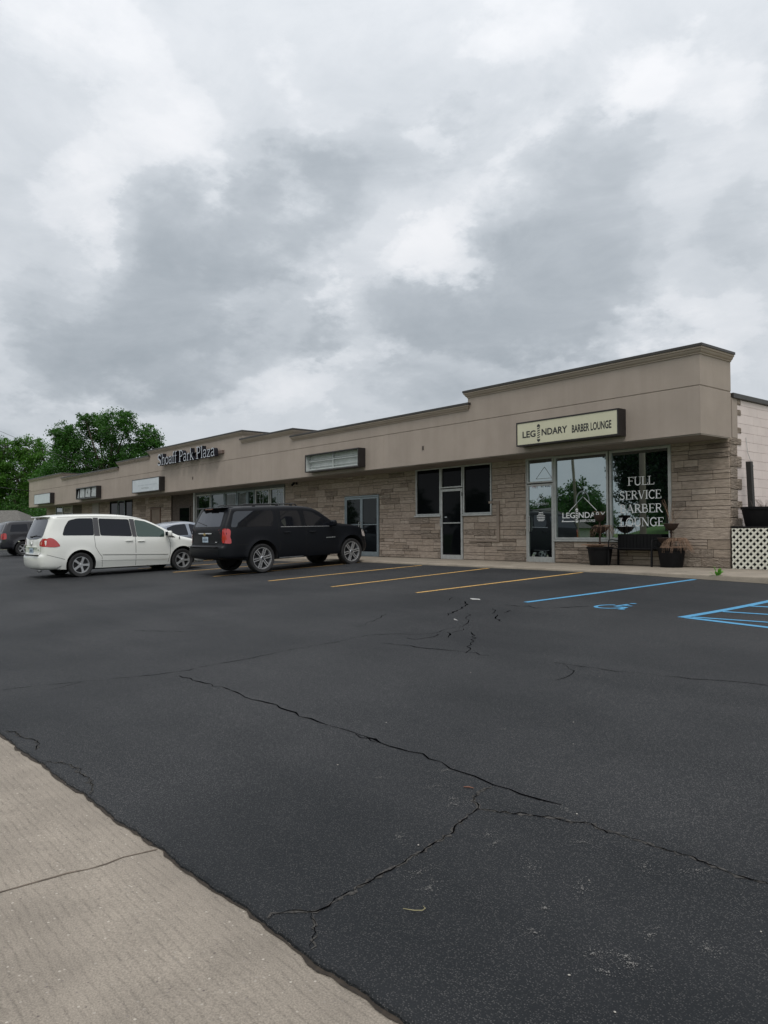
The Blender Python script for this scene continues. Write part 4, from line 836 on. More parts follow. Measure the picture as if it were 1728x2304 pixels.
# plaza name: deep channel letters on a raceway
t = thing('plaza_name_sign', 'raised channel letters spelling Shoaff Park Plaza, pale faces with dark sides', 'sign', (-24.6, 0, 4.14))
b = MB(); b.box(-2.7, 3.25, -.12, -.002, .10, .24, b=.006); b.build('raceway', mat('raceway_brown', (.14, .10, .085), .6), t)
serif('letter', 'Shoaff Park Plaza', -3.02, 2.97, .0, .53, -.32, [mat('letter_face_grey', (.44, .47, .52), .5), mat('letter_return_navy', (.010, .011, .018), .4)], t, depth=.20, per_letter=True)

# ------------------------------------------------------------------ things on the pavement
POT = mat('black_plastic_pot', (.006, .006, .007), .55, spec=.15, var=.2, vscale=8); RUST = mat('rusty_iron', (.045, .028, .022), .7, .3, var=.35, vscale=25, bump=.3)
DRY = mat('dead_stems', (.24, .155, .105), .85, var=.3, vscale=12); SOIL = mat('potting_soil', (.045, .035, .025), .95, bump=.6)
drng = random.Random(31)
def stems(b, c, n, rr, up, droop, spread, r=.004):
    for _ in range(n):
        a = drng.uniform(0, 6.28); p = Vector((c[0] + rr * drng.random() * math.cos(a), c[1] + rr * drng.random() * math.sin(a), c[2])); d = Vector((math.cos(a) * spread, math.sin(a) * spread, up)); pts = [p.copy()]
        for k in range(6): p = p + d * .16 + Vector((drng.gauss(0, .012), drng.gauss(0, .012), 0)); d.z -= droop; pts.append(p.copy())
        b.tube(pts, [r, r, r * .9, r * .8, r * .7, r * .6, r * .3], 5, cap=False)
def tiered_planter(label, x, y, bowls, dead, stand_h):
    t = thing('tiered_planter', label, 'planter', (x, y, .005), 0, 'tiered planters flanking the bench')
    b = MB(); b.lathe([(0, 0), (.235, 0), (.245, .02), (.30, .40), (.325, .405), (.33, .445), (.305, .445), (.29, .38), (0, .38)], n=36); b.build('tub', POT, t, smooth=40)
    b = MB(); b.lathe([(0, .40), (.15, .41), (.29, .385)], n=20); b.build('soil', SOIL, t, smooth=60)
    b = MB(); b.tube([(0, 0, .38), (0, 0, stand_h)], .022, 10)
    for z in (.55, .8): b.lathe([(.02, -.03), (.04, 0), (.02, .03)], (0, 0, z), n=10)
    b.build('stand', RUST, t, smooth=50)
    for (dx, z, r) in bowls:
        b = MB(); b.lathe([(.02, -.15), (.06, -.145), (r * .72, -.09), (r * .95, -.02), (r, 0), (r * 1.06, .004), (r * 1.05, .016), (r * .93, .012), (r * .85, -.03), (0, -.04)], (dx, 0, z), n=28); b.build('bowl', RUST, t, smooth=40)
    for (dx, z, n, rr, up, dr, sp) in dead: b = MB(); stems(b, (dx, 0, z), n, rr, up, dr, sp); b.build('dead_plant', DRY, t)
    return t
tiered_planter('black tub with two rusty bowls on a stand, left of the bench', -3.02, .68, [(.02, .93, .215), (.0, 1.22, .15)], [(-.12, .40, 230, .15, .30, .085, .24), (.05, .93, 26, .1, .26, .2, .3), (0, 1.22, 8, .05, .3, .1, .2)], 1.15)
tiered_planter('black tub with rusty bowls and dead stems hanging down its side, right of the bench', -1.17, .78, [(-.13, .66, .19), (.0, .985, .17)], [(.12, .60, 60, .12, .25, .19, .28), (.12, .62, 40, .09, .28, .23, .33), (.05, .41, 70, .2, .2, .07, .15), (0, .98, 7, .05, .75, .06, .16), (-.02, .98, 3, .05, .6, .02, .5)], .98)
t = thing('garden_bench', 'black slatted metal bench under the big shop window between two tubs', 'bench', (-2.15, .86, .005))
b = MB(); b.box(-.60, .60, .16, .185, .36, .76, b=.012); 
for k in range(13): b.box(-.585 + k * .092, -.525 + k * .092, .148, .161, .37, .75, b=.003)
b.build('backrest', BLKM, t)
b = MB()
for k in range(6): b.box(-.60, .60, -.26 + k * .07, -.205 + k * .07, .40, .42, b=.004)
b.build('seat', BLKM, t)
for x in (-.58, .58):
    b = MB(); b.box(x - .02, x + .02, -.265, -.225, 0, .40, b=.004); b.build('leg', BLKM, t); b = MB(); b.box(x - .02, x + .02, .14, .18, 0, .40, b=.004); b.build('leg', BLKM, t)
    b = MB(); b.tube([(x, -.24, .40), (x, -.25, .55), (x, -.22, .61), (x, -.1, .625), (x, .15, .60)], .014, 8); b.tube([(x, -.2, .42), (x, -.05, .52), (x, .12, .45)], .009, 6); b.build('armrest', BLKM, t, smooth=50)
# lattice-fronted planter stand with a tub and a post
t = thing('lattice_stand', 'black plant stand faced with white diamond lattice at the building corner', 'plant stand', (.06, 1.13, 0))
b = MB(); b.box(0, 2.3, .0, .03, .0, .90); b.box(0, .03, .031, .75, .0, .90); b.box(2.27, 2.3, .031, .75, .0, .90); b.box(.03, 2.27, .72, .75, 0, .90); b.box(-.015, 2.32, -.02, .77, .905, .93, b=.004); b.build('stand_box', BLKM, t)
LATT = mat('lattice_white', (.64, .63, .55), .6, var=.08, vscale=6)
def slats(sgn, y0, y1):
    b = MB(); X0, X1, Z0, Z1 = .02, 2.28, .01, .885; s = .1453; hw = .021 * math.sqrt(2)
    k = -20
    while k < 30:
        c = k * s + (0.03 if sgn > 0 else .10)            # line x - sgn*z = c
        poly = [(X0, Z0), (X1, Z0), (X1, Z1), (X0, Z1)]
        for side in (1, -1):                                # clip by |x - sgn*z - c| < hw
            out_ = []
            for i in range(len(poly)):
                p, q = poly[i], poly[(i + 1) % len(poly)]; fp = side * (p[0] - sgn * p[1] - c) - hw; fq = side * (q[0] - sgn * q[1] - c) - hw
                if fp <= 0: out_.append(p)
                if fp * fq < 0: u = fp / (fp - fq); out_.append((p[0] + (q[0] - p[0]) * u, p[1] + (q[1] - p[1]) * u))
            poly = out_
            if not poly: break
        if len(poly) > 2: b.prism(poly, lambda u, v: (u, y0, v), lambda u, v: (u, y1, v))
        k += 1
    return b
slats(1, -.030, -.018).build('lattice_slats', LATT, t); slats(-1, -.017, -.005).build('lattice_slats', LATT, t)
t = thing('black_tub', 'large black plastic tub with dry stalks standing on the lattice stand', 'planter', (.47, 1.50, .931))
b = MB(); b.lathe([(0, 0), (.25, 0), (.26, .02), (.325, .36), (.345, .365), (.35, .42), (.325, .42), (.31, .34), (0, .34)], n=40); b.build('tub', POT, t, smooth=40)
b = MB(); b.lathe([(0, .38), (.2, .39), (.315, .36)], n=24); b.build('soil', SOIL, t, smooth=60)
b = MB(); stems(b, (.13, 0, .38), 26, .20, .30, .035, .10, .003); stems(b, (-.12, -.15, .36), 16, .12, .12, .05, .14, .003); b.build('dead_plant', mat('grey_stalks', (.17, .14, .12), .85, var=.3, vscale=12), t)
b = MB(); P = [(-.052, 0), (.052, 0), (.052, .06), (-.052, .06)]
b.prism([(-.055, -.055), (.055, -.055), (.055, .055), (-.055, .055)], lambda u, v: (.272 + u, 1.64 + v, 1.29), lambda u, v: (.222 + u, 1.66 + v, 2.37)); post = b.build('timber_post', mat('black_stained_post', (.016, .014, .013), .6, var=.3, vscale=14), label='black square post leaning against the painted block wall', cat='post')
# weed in the kerb
t = thing('kerb_weed', 'bright green leafy weed growing at the kerb below the lattice', 'weed', (1.07, -1.46, -.06))
WEED = leaf_mat('weed_leaf', (.05, .16, .02), (.10, .26, .04), (.17, .38, .07)); b = MB()
for k in range(16):
    a = drng.uniform(0, 6.28); l = drng.uniform(.10, .19); el = drng.uniform(.5, 1.35); d = Vector((math.cos(a) * math.cos(el), math.sin(a) * math.cos(el), math.sin(el))); s_ = Vector((-math.sin(a), math.cos(a), 0)) * .028
    p0 = d * .03 + Vector((0, 0, .03 * (k % 3))); p1 = p0 + d * l * .6; p2 = p0 + d * l + Vector((0, 0, -.02)); b.col = (drng.uniform(.2, 1),) * 3
    b.quad(p0, p1 - s_, p1 + Vector((0, 0, .008)), m=0); b.quad(p0, p1 + Vector((0, 0, .008)), p1 + s_, m=0); b.quad(p1 - s_, p2, p1 + Vector((0, 0, .008)), m=0); b.quad(p1 + Vector((0, 0, .008)), p2, p1 + s_, m=0)
b.build('leaves', WEED, t); b = MB()
for k in range(5): b.tube([(0, 0, -.03), (drng.uniform(-.02, .02), drng.uniform(-.02, .02), .10)], .004, 5)
b.build('stem', WEED, t)
# ------------------------------------------------------------------ vehicles
RUB = mat('tyre_rubber', (.018, .018, .019), .75, var=.25, vscale=30, bump=.3); UND = mat('underbody_black', (.006, .006, .007), .9)
CHR = mat('chrome', (.50, .51, .53), .22, .65, spec=.8); RIMS = mat('alloy_silver', (.38, .39, .40), .35, .45); RIMD = mat('rim_dark_metal', (.03, .03, .032), .5, .5)  # dark metal for the disc behind the spokes and the hub centre
CGL = glass_mat('tinted_car_glass', .022, (.006, .007, .010), (.85, .9, 1), sp=.10); CGLS = glass_mat('suv_side_glass', .055, (.008, .009, .012), (.85, .92, 1), sp=.25); CGLR = glass_mat('rear_car_glass', .09, (.008, .009, .012), (.85, .9, 1), sp=.2); CGLF = glass_mat('painted_reflection_glass', .06, (.030, .048, .042), (.8, 1, .92), sp=.2); TRIM = mat('car_black_trim', (.015, .015, .017), .5)  # front glass: pale green base colour imitates a reflection and see-through pane
PILL = mat('pillar_grey', (.055, .055, .06), .45)
REDL = mat('red_lens', (.38, .012, .012), .18, coat=1, spec=.6); REDD = mat('dark_red_lens', (.12, .006, .008), .25, coat=1); WHL = mat('clear_lens', (.55, .50, .48), .15, coat=1); AMB = mat('amber_lens', (.55, .20, .12), .2, coat=1)
SEAM = mat('panel_gap', (.01, .01, .01), .9); PLATE = mat('plate_bluewhite', (.38, .47, .55), .5, var=.25, vscale=30)
def resample(pts, step):
    out = []
    for i in range(len(pts) - 1):
        (x0, z0), (x1, z1) = pts[i], pts[i + 1]; n = max(1, int(math.hypot(x1 - x0, z1 - z0) / step + .5))
        out += [(x0 + (x1 - x0) * k / n, z0 + (z1 - z0) * k / n) for k in range(n)]
    out.append(pts[-1]); return out
def chaikin(p, it=2, closed=False):
    for _ in range(it):
        q = [] if closed else [p[0]]; n = len(p)
        for i in range(n if closed else n - 1):
            a, c = p[i], p[(i + 1) % n]; q += [(a[0] * .75 + c[0] * .25, a[1] * .75 + c[1] * .25), (a[0] * .25 + c[0] * .75, a[1] * .25 + c[1] * .75)]
        if not closed: q.append(p[-1])
        p = q
    return p
def rounded(poly, rad):
    out = []; n = len(poly)
    for i in range(n):
        p, a, c = poly[i], poly[i - 1], poly[(i + 1) % n]; la = math.hypot(a[0] - p[0], a[1] - p[1]); lc = math.hypot(c[0] - p[0], c[1] - p[1]); ra, rc = min(rad, la * .45) / la, min(rad, lc * .45) / lc
        A = (p[0] + (a[0] - p[0]) * ra, p[1] + (a[1] - p[1]) * ra); B = (p[0] + (c[0] - p[0]) * rc, p[1] + (c[1] - p[1]) * rc)
        for k in range(5): t = k / 4; out.append(((1 - t) ** 2 * A[0] + 2 * t * (1 - t) * p[0] + t * t * B[0], (1 - t) ** 2 * A[1] + 2 * t * (1 - t) * p[1] + t * t * B[1]))
    return out
def pip(p, poly):
    x, y = p; c = False; n = len(poly)
    for i in range(n):
        (x0, y0), (x1, y1) = poly[i], poly[i - 1]
        if (y0 > y) != (y1 > y) and x < (x1 - x0) * (y - y0) / (y1 - y0) + x0: c = not c
    return c
def dseg(p, a, b):
    dx, dy = b[0] - a[0], b[1] - a[1]; l = dx * dx + dy * dy
    t = 0 if l == 0 else max(0, min(1, ((p[0] - a[0]) * dx + (p[1] - a[1]) * dy) / l)); return math.hypot(p[0] - a[0] - t * dx, p[1] - a[1] - t * dy)
def fill(poly, extra):
    V = [Vector(p) for p in poly] + [Vector(p) for p in extra]; n = len(poly)
    r = delaunay_2d_cdt(V, [], [list(range(n))], 1, 1e-5)
    return [(v.x, v.y) for v in r[0]], [tuple(f) for f in r[2]]
class Car:
    def __init__(s, sp):
        s.sp = sp; up = chaikin(sp['top'], 2); up = resample(up, .07); s.up = up
        wb, rw, az_, ra = sp['wb'], sp['r'], sp['archz'], sp['ra']; sill = sp['sill']
        def ar(cx):
            a0 = math.degrees(math.asin(max(-1, min(1, (sill - az_) / ra)))); n = 16
            return [(cx + ra * math.cos(R(a0 + (180 - 2 * a0) * i / n)), az_ + ra * math.sin(R(a0 + (180 - 2 * a0) * i / n))) for i in range(n + 1)]
        low = [up[-1]] + ar(wb) + ar(0) + [up[0]]
        L2 = []
        for i in range(len(low) - 1): L2 += resample([low[i], low[i + 1]], .12)[:-1]
        s.low = L2[1:]; s.out = up + s.low                # closed outline; first len(up) points are the upper contour
        W0 = sp['w'] / 2; x0 = min(p[0] for p in up); x1 = max(p[0] for p in up)
        def Wf(x, z, d=None):
            w = W0 - .012 * math.cos(max(-1, min(1, (z - .75) / .6)) * math.pi) * -1 - .012
            tr = max(0, 1 - (x - x0) / sp['rr']); tf = max(0, 1 - (x1 - x) / sp['fr']); w -= sp['rk'] * tr ** 2.2 + sp['fk'] * tf ** 2.2
            zbt = sp['belt'] + sp.get('bs', 0) * x
            if z > zbt: w -= (z - zbt) * sp['tumble'] + .012
            elif z > zbt - .10: w -= .012 * (z - zbt + .10) / .10
            if z < .45: w -= (.45 - z) * .18
            for cx in (0, wb):
                da = abs(math.hypot(x - cx, z - az_) - ra)
                if z > sill: w += sp.get('flare', .012) * math.exp(-(da / .06) ** 2)
            r = sp.get('er', .075)
            if d is None: d = min(dseg((x, z), up[i], up[i + 1]) for i in range(len(up) - 1))
            if d < r: w -= r - math.sqrt(max(0, r * r - (r - d) ** 2))
            return w
        s.W = Wf
        extra = []
        for off in (.012, .032, .065, .11):
            for i in range(1, len(up) - 1):
                dx, dz = up[i + 1][0] - up[i - 1][0], up[i + 1][1] - up[i - 1][1]; l = math.hypot(dx, dz) or 1
                q = (up[i][0] + dz / l * off, up[i][1] - dx / l * off)
                if pip(q, s.out) and min(dseg(q, up[k], up[k + 1]) for k in range(len(up) - 1)) > off * .8: extra.append(q)
        gx = x0 + .14
        while gx < x1:
            gz = sill + .04
            while gz < 2:
                q = (gx, gz)
                if pip(q, s.out):
                    d = min(dseg(q, s.out[k], s.out[(k + 1) % len(s.out)]) for k in range(len(s.out)))
                    if d > .13 or (d > .03 and min(dseg(q, up[k], up[k + 1]) for k in range(len(up) - 1)) > .13): extra.append(q)
                gz += .085
            gx += .10
        for cx in (0, wb):
            for off in (.03, .07):
                for k in range(15):
                    a = R(6 + 12 * k); q = (cx + (ra + off) * math.cos(a), az_ + (ra + off) * math.sin(a))
                    if pip(q, s.out) and min(dseg(q, up[j], up[j + 1]) for j in range(len(up) - 1)) > .12: extra.append(q)
        V, F = fill(s.out, extra); b = MB(); n = len(V); s.b = b
        ws = [Wf(*p) for p in V]
        for (p, w) in zip(V, ws): b.vert((p[0], -w, p[1]))
        for (p, w) in zip(V, ws): b.vert((p[0], w, p[1]))
        for f in F: b.face(f, 0); b.face([i + n for i in f][::-1], 0)
        # skin across the car, crowned along the outline normal
        NO = len(s.out); S = [-1, -.93, -.75, -.5, -.2, .2, .5, .75, .93, 1]; rows = []
        for i, p in enumerate(s.out):
            a, c = s.out[i - 1], s.out[(i + 1) % NO]; dx, dz = c[0] - a[0], c[1] - a[1]; l = math.hypot(dx, dz) or 1; nx, nz = -dz / l, dx / l
            w = Wf(*p); isup = 0 < i < len(up) - 1; cr_ = 0
            if isup: cr_ = (.035 if abs(nz) > .8 else (sp['crown_r'] if nx < 0 else sp['crown_f']))
            rows.append([b.vert((p[0] + nx * cr_ * (1 - t * t), t * w, p[1] + nz * cr_ * (1 - t * t))) for t in S])
        for i in range(NO):
            A, B = rows[i], rows[(i + 1) % NO]; m = 0 if i < len(up) - 1 else 1
            for k in range(len(S) - 1): b.face([A[k], A[k + 1], B[k + 1], B[k]], m)
        s.bvh = BVHTree.FromPolygons([Vector(v) for v in b.v], b.f)
    def side(s, x, z, sg, eps=.004):
        h = s.bvh.ray_cast(Vector((x, sg * 3, z)), Vector((0, -sg, 0)))
        return None if h[0] is None else h[0] + Vector((0, sg * eps, 0))
    def end(s, y, z, sg, eps=.004):
        h = s.bvh.ray_cast(Vector((sg * 8, y, z)), Vector((-sg, 0, 0)))
        return None if h[0] is None else h[0] + Vector((sg * eps, 0, 0))
    def panel(s, name, poly, mt, parent, how='side', sg=-1, eps=.005, rnd=1, grid=.09, frame=None):
        """a pane or lamp laid on the body, cut to the given outline"""
        P = rounded(poly, .09 if how == 'end' else .055) if rnd else poly; P = [p for i, p in enumerate(resample(P + [P[0]], .06)[:-1])]; P = [p for i, p in enumerate(P) if math.hypot(p[0] - P[i - 1][0], p[1] - P[i - 1][1]) > 1e-4]; ex = []
        if frame:
            cx = sum(p[0] for p in P) / len(P); cz = sum(p[1] for p in P) / len(P)
        x0, x1 = min(p[0] for p in P), max(p[0] for p in P); z0, z1 = min(p[1] for p in P), max(p[1] for p in P); gx = x0 + grid / 2
        while gx < x1:
            gz = z0 + grid / 2
            while gz < z1:
                if pip((gx, gz), P) and min(dseg((gx, gz), P[k - 1], P[k]) for k in range(len(P))) > .02: ex.append((gx, gz))
                gz += grid
            gx += grid
        V, F = fill(P, ex); b = MB(); fn = s.side if how == 'side' else s.end; ok = []
        for p in V:
            q = fn(p[0], p[1], sg, eps) or fn(p[0], p[1] - .03, sg, eps) or fn(p[0] * .97, p[1], sg, eps) or Vector((p[0], sg * s.sp['w'] / 2 * .8, p[1])) if how == 'side' else (fn(p[0], p[1], sg, eps) or fn(p[0] * .93, p[1], sg, eps) or fn(p[0] * .85, p[1] - .04, sg, eps) or Vector((sg, p[0], p[1])))
            b.vert(q)
        for f in F: b.face(f)
        return b.build(name, mt, parent, smooth=60)
    def seam(s, b, pts, sg, w=.010, how='side', eps=.0025):
        pts = resample(pts, .05)
        L_, Q_ = stroke_poly(pts, w); fn = s.side if how == 'side' else s.end
        for i in range(len(L_) - 1):
            q = [fn(p[0], p[1], sg, eps) for p in (L_[i], L_[i + 1], Q_[i + 1], Q_[i])]
            if all(q) : b.quad(*q)
def wheel(parent, x, y, r, w, rim_r, sg, style, rimm):
    wh = link('wheel', None, parent); wh.location = (x, y, r)
    b = MB(); h = w / 2
    b.lathe([(rim_r * .97, -h * .85), (rim_r + .012, -h * .95), (r * .93, -h), (r * .985, -h * .84), (r, -h * .55), (r, h * .55), (r * .985, h * .84), (r * .93, h), (rim_r + .012, h * .95), (rim_r * .97, h * .85)], axis='y', n=44, closed=True); b.build('tyre', RUB, wh, smooth=40)
    f = sg * h * .80; b = MB()
    b.lathe([(rim_r * .99, f * 1.05), (rim_r * .99, f * 1.10), (rim_r * .93, f * 1.10), (rim_r * .90, f * .9), (rim_r * .88, f * .3)], axis='y', n=44, m=0)
    b.lathe([(rim_r * .9, f * .25), (.001, f * .25)], axis='y', n=24, m=1)
    n = 5 if style == 5 else 6
    for k in range(n):
        a = 2 * math.pi * k / n + .35
        if style == 5: P = [(-.15, .14), (-.11, .55), (-.16, .92), (.16, .92), (.11, .55), (.15, .14)]; parts_ = [P]
        else: parts_ = [[(-.12, .16), (-.15, .92), (-.055, .92), (-.035, .2)], [(.035, .2), (.055, .92), (.15, .92), (.12, .16)]]
        for P in parts_:
            PP = [(u * rim_r * (1 if style == 5 else 1), v * rim_r) for u, v in P]
            fr = lambda u, v, yy: (u * math.cos(a) + v * math.sin(a), yy, -u * math.sin(a) + v * math.cos(a))
            b.prism(PP, lambda u, v: fr(u, v, f * (.98 + .10 * v / rim_r)), lambda u, v: fr(u, v, f * .6), 0)
    b.lathe([(.001, f * 1.08), (rim_r * .15, f * 1.06), (rim_r * .20, f * .95), (rim_r * .2, f * .6)], axis='y', n=20, m=0)
    if style == 6: b.lathe([(.001, f * 1.12), (rim_r * .10, f * 1.12), (rim_r * .11, f * 1.05)], axis='y', n=16, m=1)
    b.build('rim', [rimm, RIMD], wh, smooth=35)
def bolt(b, c, sx, sy, sz, bev): b.box(c[0] - sx, c[0] + sx, c[1] - sy, c[1] + sy, c[2] - sz, c[2] + sz, b=bev)
def build_car(sp, root):
    c = Car(sp); body = c.b.build('body', [sp['paint'], UND], root, smooth=38)
    for g in sp['glass']:
        for sg in (-1, 1): c.panel('side_window', g[1], g[0], root, sg=sg, rnd=sp.get('grnd', 1))
    for g in sp.get('pillars', []):
        for sg in (-1, 1): c.panel('pillar_trim', g, PILL, root, sg=sg, eps=.003, rnd=0)
    c.panel('rear_window', sp['rearglass'], CGLR, root, how='end', sg=-1, rnd=2)
    if sp.get('windshield'): c.panel('windshield', sp['windshield'], CGLF, root, how='end', sg=1, rnd=1)
    for sg in (-1, 1):
        for (poly, m_) in sp['tail']: c.panel('taillight', poly, m_, root, sg=sg, eps=.010, rnd=1)
        for (poly, m_) in sp.get('tailrear', []): c.panel('taillight_rear', [(-sg * p[0] * -1 if False else sg * p[0], p[1]) for p in poly], m_, root, how='end', sg=-1, eps=.010, rnd=1)
        if sp.get('head'): c.panel('headlight', sp['head'], sp.get('headm', WHL), root, sg=sg, eps=.008, rnd=1)
    for sg in (-1, 1):
        b = MB()
        for sgm in sp['seams']: c.seam(b, sgm, sg)
        if b.f: b.build('door_gap', SEAM, body)
        for (pts, w, m_) in sp.get('trims', []):
            b = MB(); c.seam(b, pts, sg, w, eps=.008); b.build('side_molding', m_, body)
        for (x, z) in sp['handles']:
            q = c.side(x, z, sg)
            b = MB(); bolt(b, (q.x, q.y + sg * .018, q.z), .11, .013, .016, .010); bolt(b, (q.x - .09, q.y + sg * .004, q.z), .012, .012, .012, .003); bolt(b, (q.x + .09, q.y + sg * .004, q.z), .012, .012, .012, .003); b.build('door_handle', sp.get('handm', sp['paint']), root, smooth=40)
        mx_, mz_ = sp['mirror']; q = c.side(mx_, mz_ - .08, sg)
        b = MB(); b.box(mx_ - .075, mx_ + .075, min(q.y + sg * .06, q.y + sg * .27), max(q.y + sg * .06, q.y + sg * .27), mz_ - .085, mz_ + .085, b=.035); b.box(mx_ - .02, mx_ + .05, min(q.y - sg * .02, q.y + sg * .08), max(q.y - sg * .02, q.y + sg * .08), mz_ - .08, mz_ - .04, b=.008); mi = b.build('mirror', sp.get('mirm', sp['paint']), root, smooth=50)
        b = MB(); a0, a1 = sorted((q.y + sg * .085, q.y + sg * .25)); b.box(mx_ - .081, mx_ - .074, a0, a1, mz_ - .06, mz_ + .06); b.build('mirror_glass', CGL, mi)
    for x in (0, sp['wb']):
        for sg in (-1, 1): wheel(root, x, sg * (sp['w'] / 2 - sp['tw'] / 2 - .015), sp['r'], sp['tw'], sp['rim'], sg, sp['style'], sp['rimm'])
    b = MB(); rl = sp['r']
    for x in (0, sp['wb']): b.tube([(x, -sp['w'] / 2 + .2, rl), (x, sp['w'] / 2 - .2, rl)], .045, 8)
    b.box(.4, sp['wb'] - .4, -.35, .35, sp['sill'] - .06, sp['sill'] + .1); b.build('underbody', UND, root)
    # rear details
    b = MB(); c.seam(b, sp['hatch'], -1, .012, how='end'); c.seam(b, [(-p[0], p[1]) for p in sp['hatch']], -1, .012, how='end'); b.build('tailgate_gap', SEAM, body)
    if sp.get('plate'):
        q = c.end(0, sp['plate'], -1); 
        b = MB(); b.box(q.x - .014, q.x - .002, -.155, .155, sp['plate'] - .078, sp['plate'] + .078, b=.003); pl = b.build('licence_plate', PLATE, root)
        b = MB()
        for k in range(5): b.box(q.x - .0165, q.x - .014, -.11 + k * .048, -.085 + k * .048, sp['plate'] - .032, sp['plate'] + .032)
        b.build('plate_characters', mat('plate_ink', (.05, .07, .12), .5), pl)
    for f in sp.get('extra', []): f(c, root, body)
    return c
# white minivan
WHITEC = mat('white_car_paint', (.70, .71, .675), .30, spec=.5, coat=.7, var=.025, vscale=1.5)
def van_extra(c, root, body):
    b = MB()                                              # tinted upper tailgate spoiler and brake light
    b.box(-.86, -.60, -.64, .64, 1.693, 1.722, b=.013); b.build('roof_spoiler', WHITEC, root, smooth=40)
    b = MB(); b.box(-.84, -.80, -.16, .16, 1.672, 1.6925, b=.004); b.build('brake_light', REDD, root)
    b = MB(); q = c.end(.05, 1.16, -1); b.tube([(q.x - .02, .05, 1.16), (q.x - .02, -.45, 1.20)], .011, 6); bolt(b, (q.x - .015, .08, 1.155), .02, .04, .022, .006); b.build('rear_wiper', TRIM, root)
    b = MB(); q = c.end(0, .80, -1); b.lathe([(0, -.012), (.062, -.010), (.066, 0), (.050, 0), (.048, -.006), (0, -.006)], (q.x - .006, 0, .95), axis='y', n=24)
    b.v = [(q.x - .012 + (v[1]), v[0] - q.x + .006, v[2]) for v in b.v]; b.build('round_emblem', CHR, body, smooth=40)
    b = MB(); q = c.end(0, .895, -1); b.box(q.x - .03, q.x + .01, -.42, .42, .86, .885, b=.006); b.build('plate_strip', WHITEC, root)
    q = c.end(0, .58, -1); b = MB(); b.box(q.x - .012, q.x + .15, -.62, .62, .648, .662, b=.004); b.build('bumper_step', TRIM, root)
    b = MB(); b.tube([(-.95, -.55, .22), (-1.06, -.60, .205)], .03, 10, cap=False); b.build('exhaust_tip', CHR, root, smooth=50)
    b = MB(); bolt(b, (c.end(-.55, .80, -1).x - .005, -.52, .80), .006, .045, .012, .002); b.build('badge', CHR, body)
    for sg in (-1, 1):
        b = MB(); c.seam(b, [(-.60, 1.755 - .06), (.4, 1.70), (1.5, 1.675), (2.1, 1.565)], sg, .008, eps=.004); b.build('roof_gap', SEAM, body)
    b = MB(); q = c.side(3.05, 1.0, -1); b.lathe([(0, .04), (.012, .03), (.018, -.03), (0, -.05)], (2.98, q.y - .01, 1.03), n=8); b.build('washer_nozzle', TRIM, body)
van = dict(w=1.94, wb=3.08, r=.345, archz=.36, ra=.415, sill=.235, belt=1.10, bs=-.035, tumble=.20, rr=.55, rk=.23, fr=1.0, fk=.24, crown_r=.05, crown_f=.08, tw=.225, rim=.235, style=5, rimm=RIMS, paint=WHITEC, er=.085,
    top=[(-.62, .25), (-.98, .26), (-1.04, .34), (-1.06, .46), (-1.06, .60), (-1.02, .655), (-.985, .67), (-.985, .90), (-.965, 1.12), (-.90, 1.30), (-.80, 1.52), (-.74, 1.66), (-.72, 1.71), (-.45, 1.745), (.1, 1.76), (.8, 1.76), (1.4, 1.725), (1.9, 1.625), (2.4, 1.405), (2.95, 1.10), (3.25, 1.03), (3.6, .945), (3.86, .83), (3.98, .70), (4.03, .52), (4.02, .36), (3.93, .25), (3.60, .235)],
    glass=[(CGL, [(-.50, 1.185), (-.42, 1.42), (-.30, 1.60), (-.06, 1.655), (.38, 1.655), (.38, 1.165)]), (CGL, [(.56, 1.155), (.54, 1.645), (1.43, 1.61), (1.50, 1.11)]), (CGLF, [(1.64, 1.095), (1.60, 1.60), (1.93, 1.545), (2.25, 1.405), (2.52, 1.25), (2.50, 1.065)]), (TRIM, [(2.60, 1.055), (2.60, 1.19), (2.87, 1.035)])],
    pillars=[[(.385, 1.15), (.385, 1.67), (.53, 1.665), (.55, 1.145)], [(1.51, 1.10), (1.44, 1.625), (1.59, 1.61), (1.635, 1.09)]],
    rearglass=[(-.66, 1.13), (-.72, 1.20), (-.64, 1.62), (-.5, 1.655), (.5, 1.655), (.64, 1.62), (.72, 1.20), (.66, 1.13), (.3, 1.085), (-.3, 1.085)],
    windshield=[(-.7, 1.14), (-.56, 1.56), (.56, 1.56), (.7, 1.14)],
    tail=[([(-1.00, .885), (-.99, 1.02), (-.86, 1.125), (-.76, 1.12), (-.66, 1.04), (-.56, .89), (-.7, .865)], REDL)],
    tailrear=[([(.58, .90), (.60, 1.0), (.72, 1.10), (.86, 1.12), (.93, .88)], REDL), ([(.64, .94), (.66, 1.0), (.74, 1.03), (.74, .93)], AMB)],
    head=[(3.62, .72), (3.60, .86), (3.82, .80), (3.90, .70)], headm=AMB,
    seams=[[(.38, 1.16), (.40, .84), (.50, .66), (.585, .55), (.60, .26)], [(1.585, 1.09), (1.59, .26)], [(2.63, 1.05), (2.68, .84), (2.66, .55), (2.60, .30)], [(-.90, .66), (-.45, .52)]],
    trims=[([(.60, .635), (2.60, .56)], .040, WHITEC), ([(.60, .605), (2.60, .535)], .008, SEAM), ([(.56, .46), (2.58, .40)], .022, WHITEC), ([(.42, .24), (2.60, .225)], .03, TRIM)], handles=[(1.39, .985), (1.76, .965)], mirror=(2.57, 1.16),
    hatch=[(.0, .665), (.62, .665), (.66, .90), (.58, 1.0), (.74, 1.12)], plate=.77, extra=[van_extra])
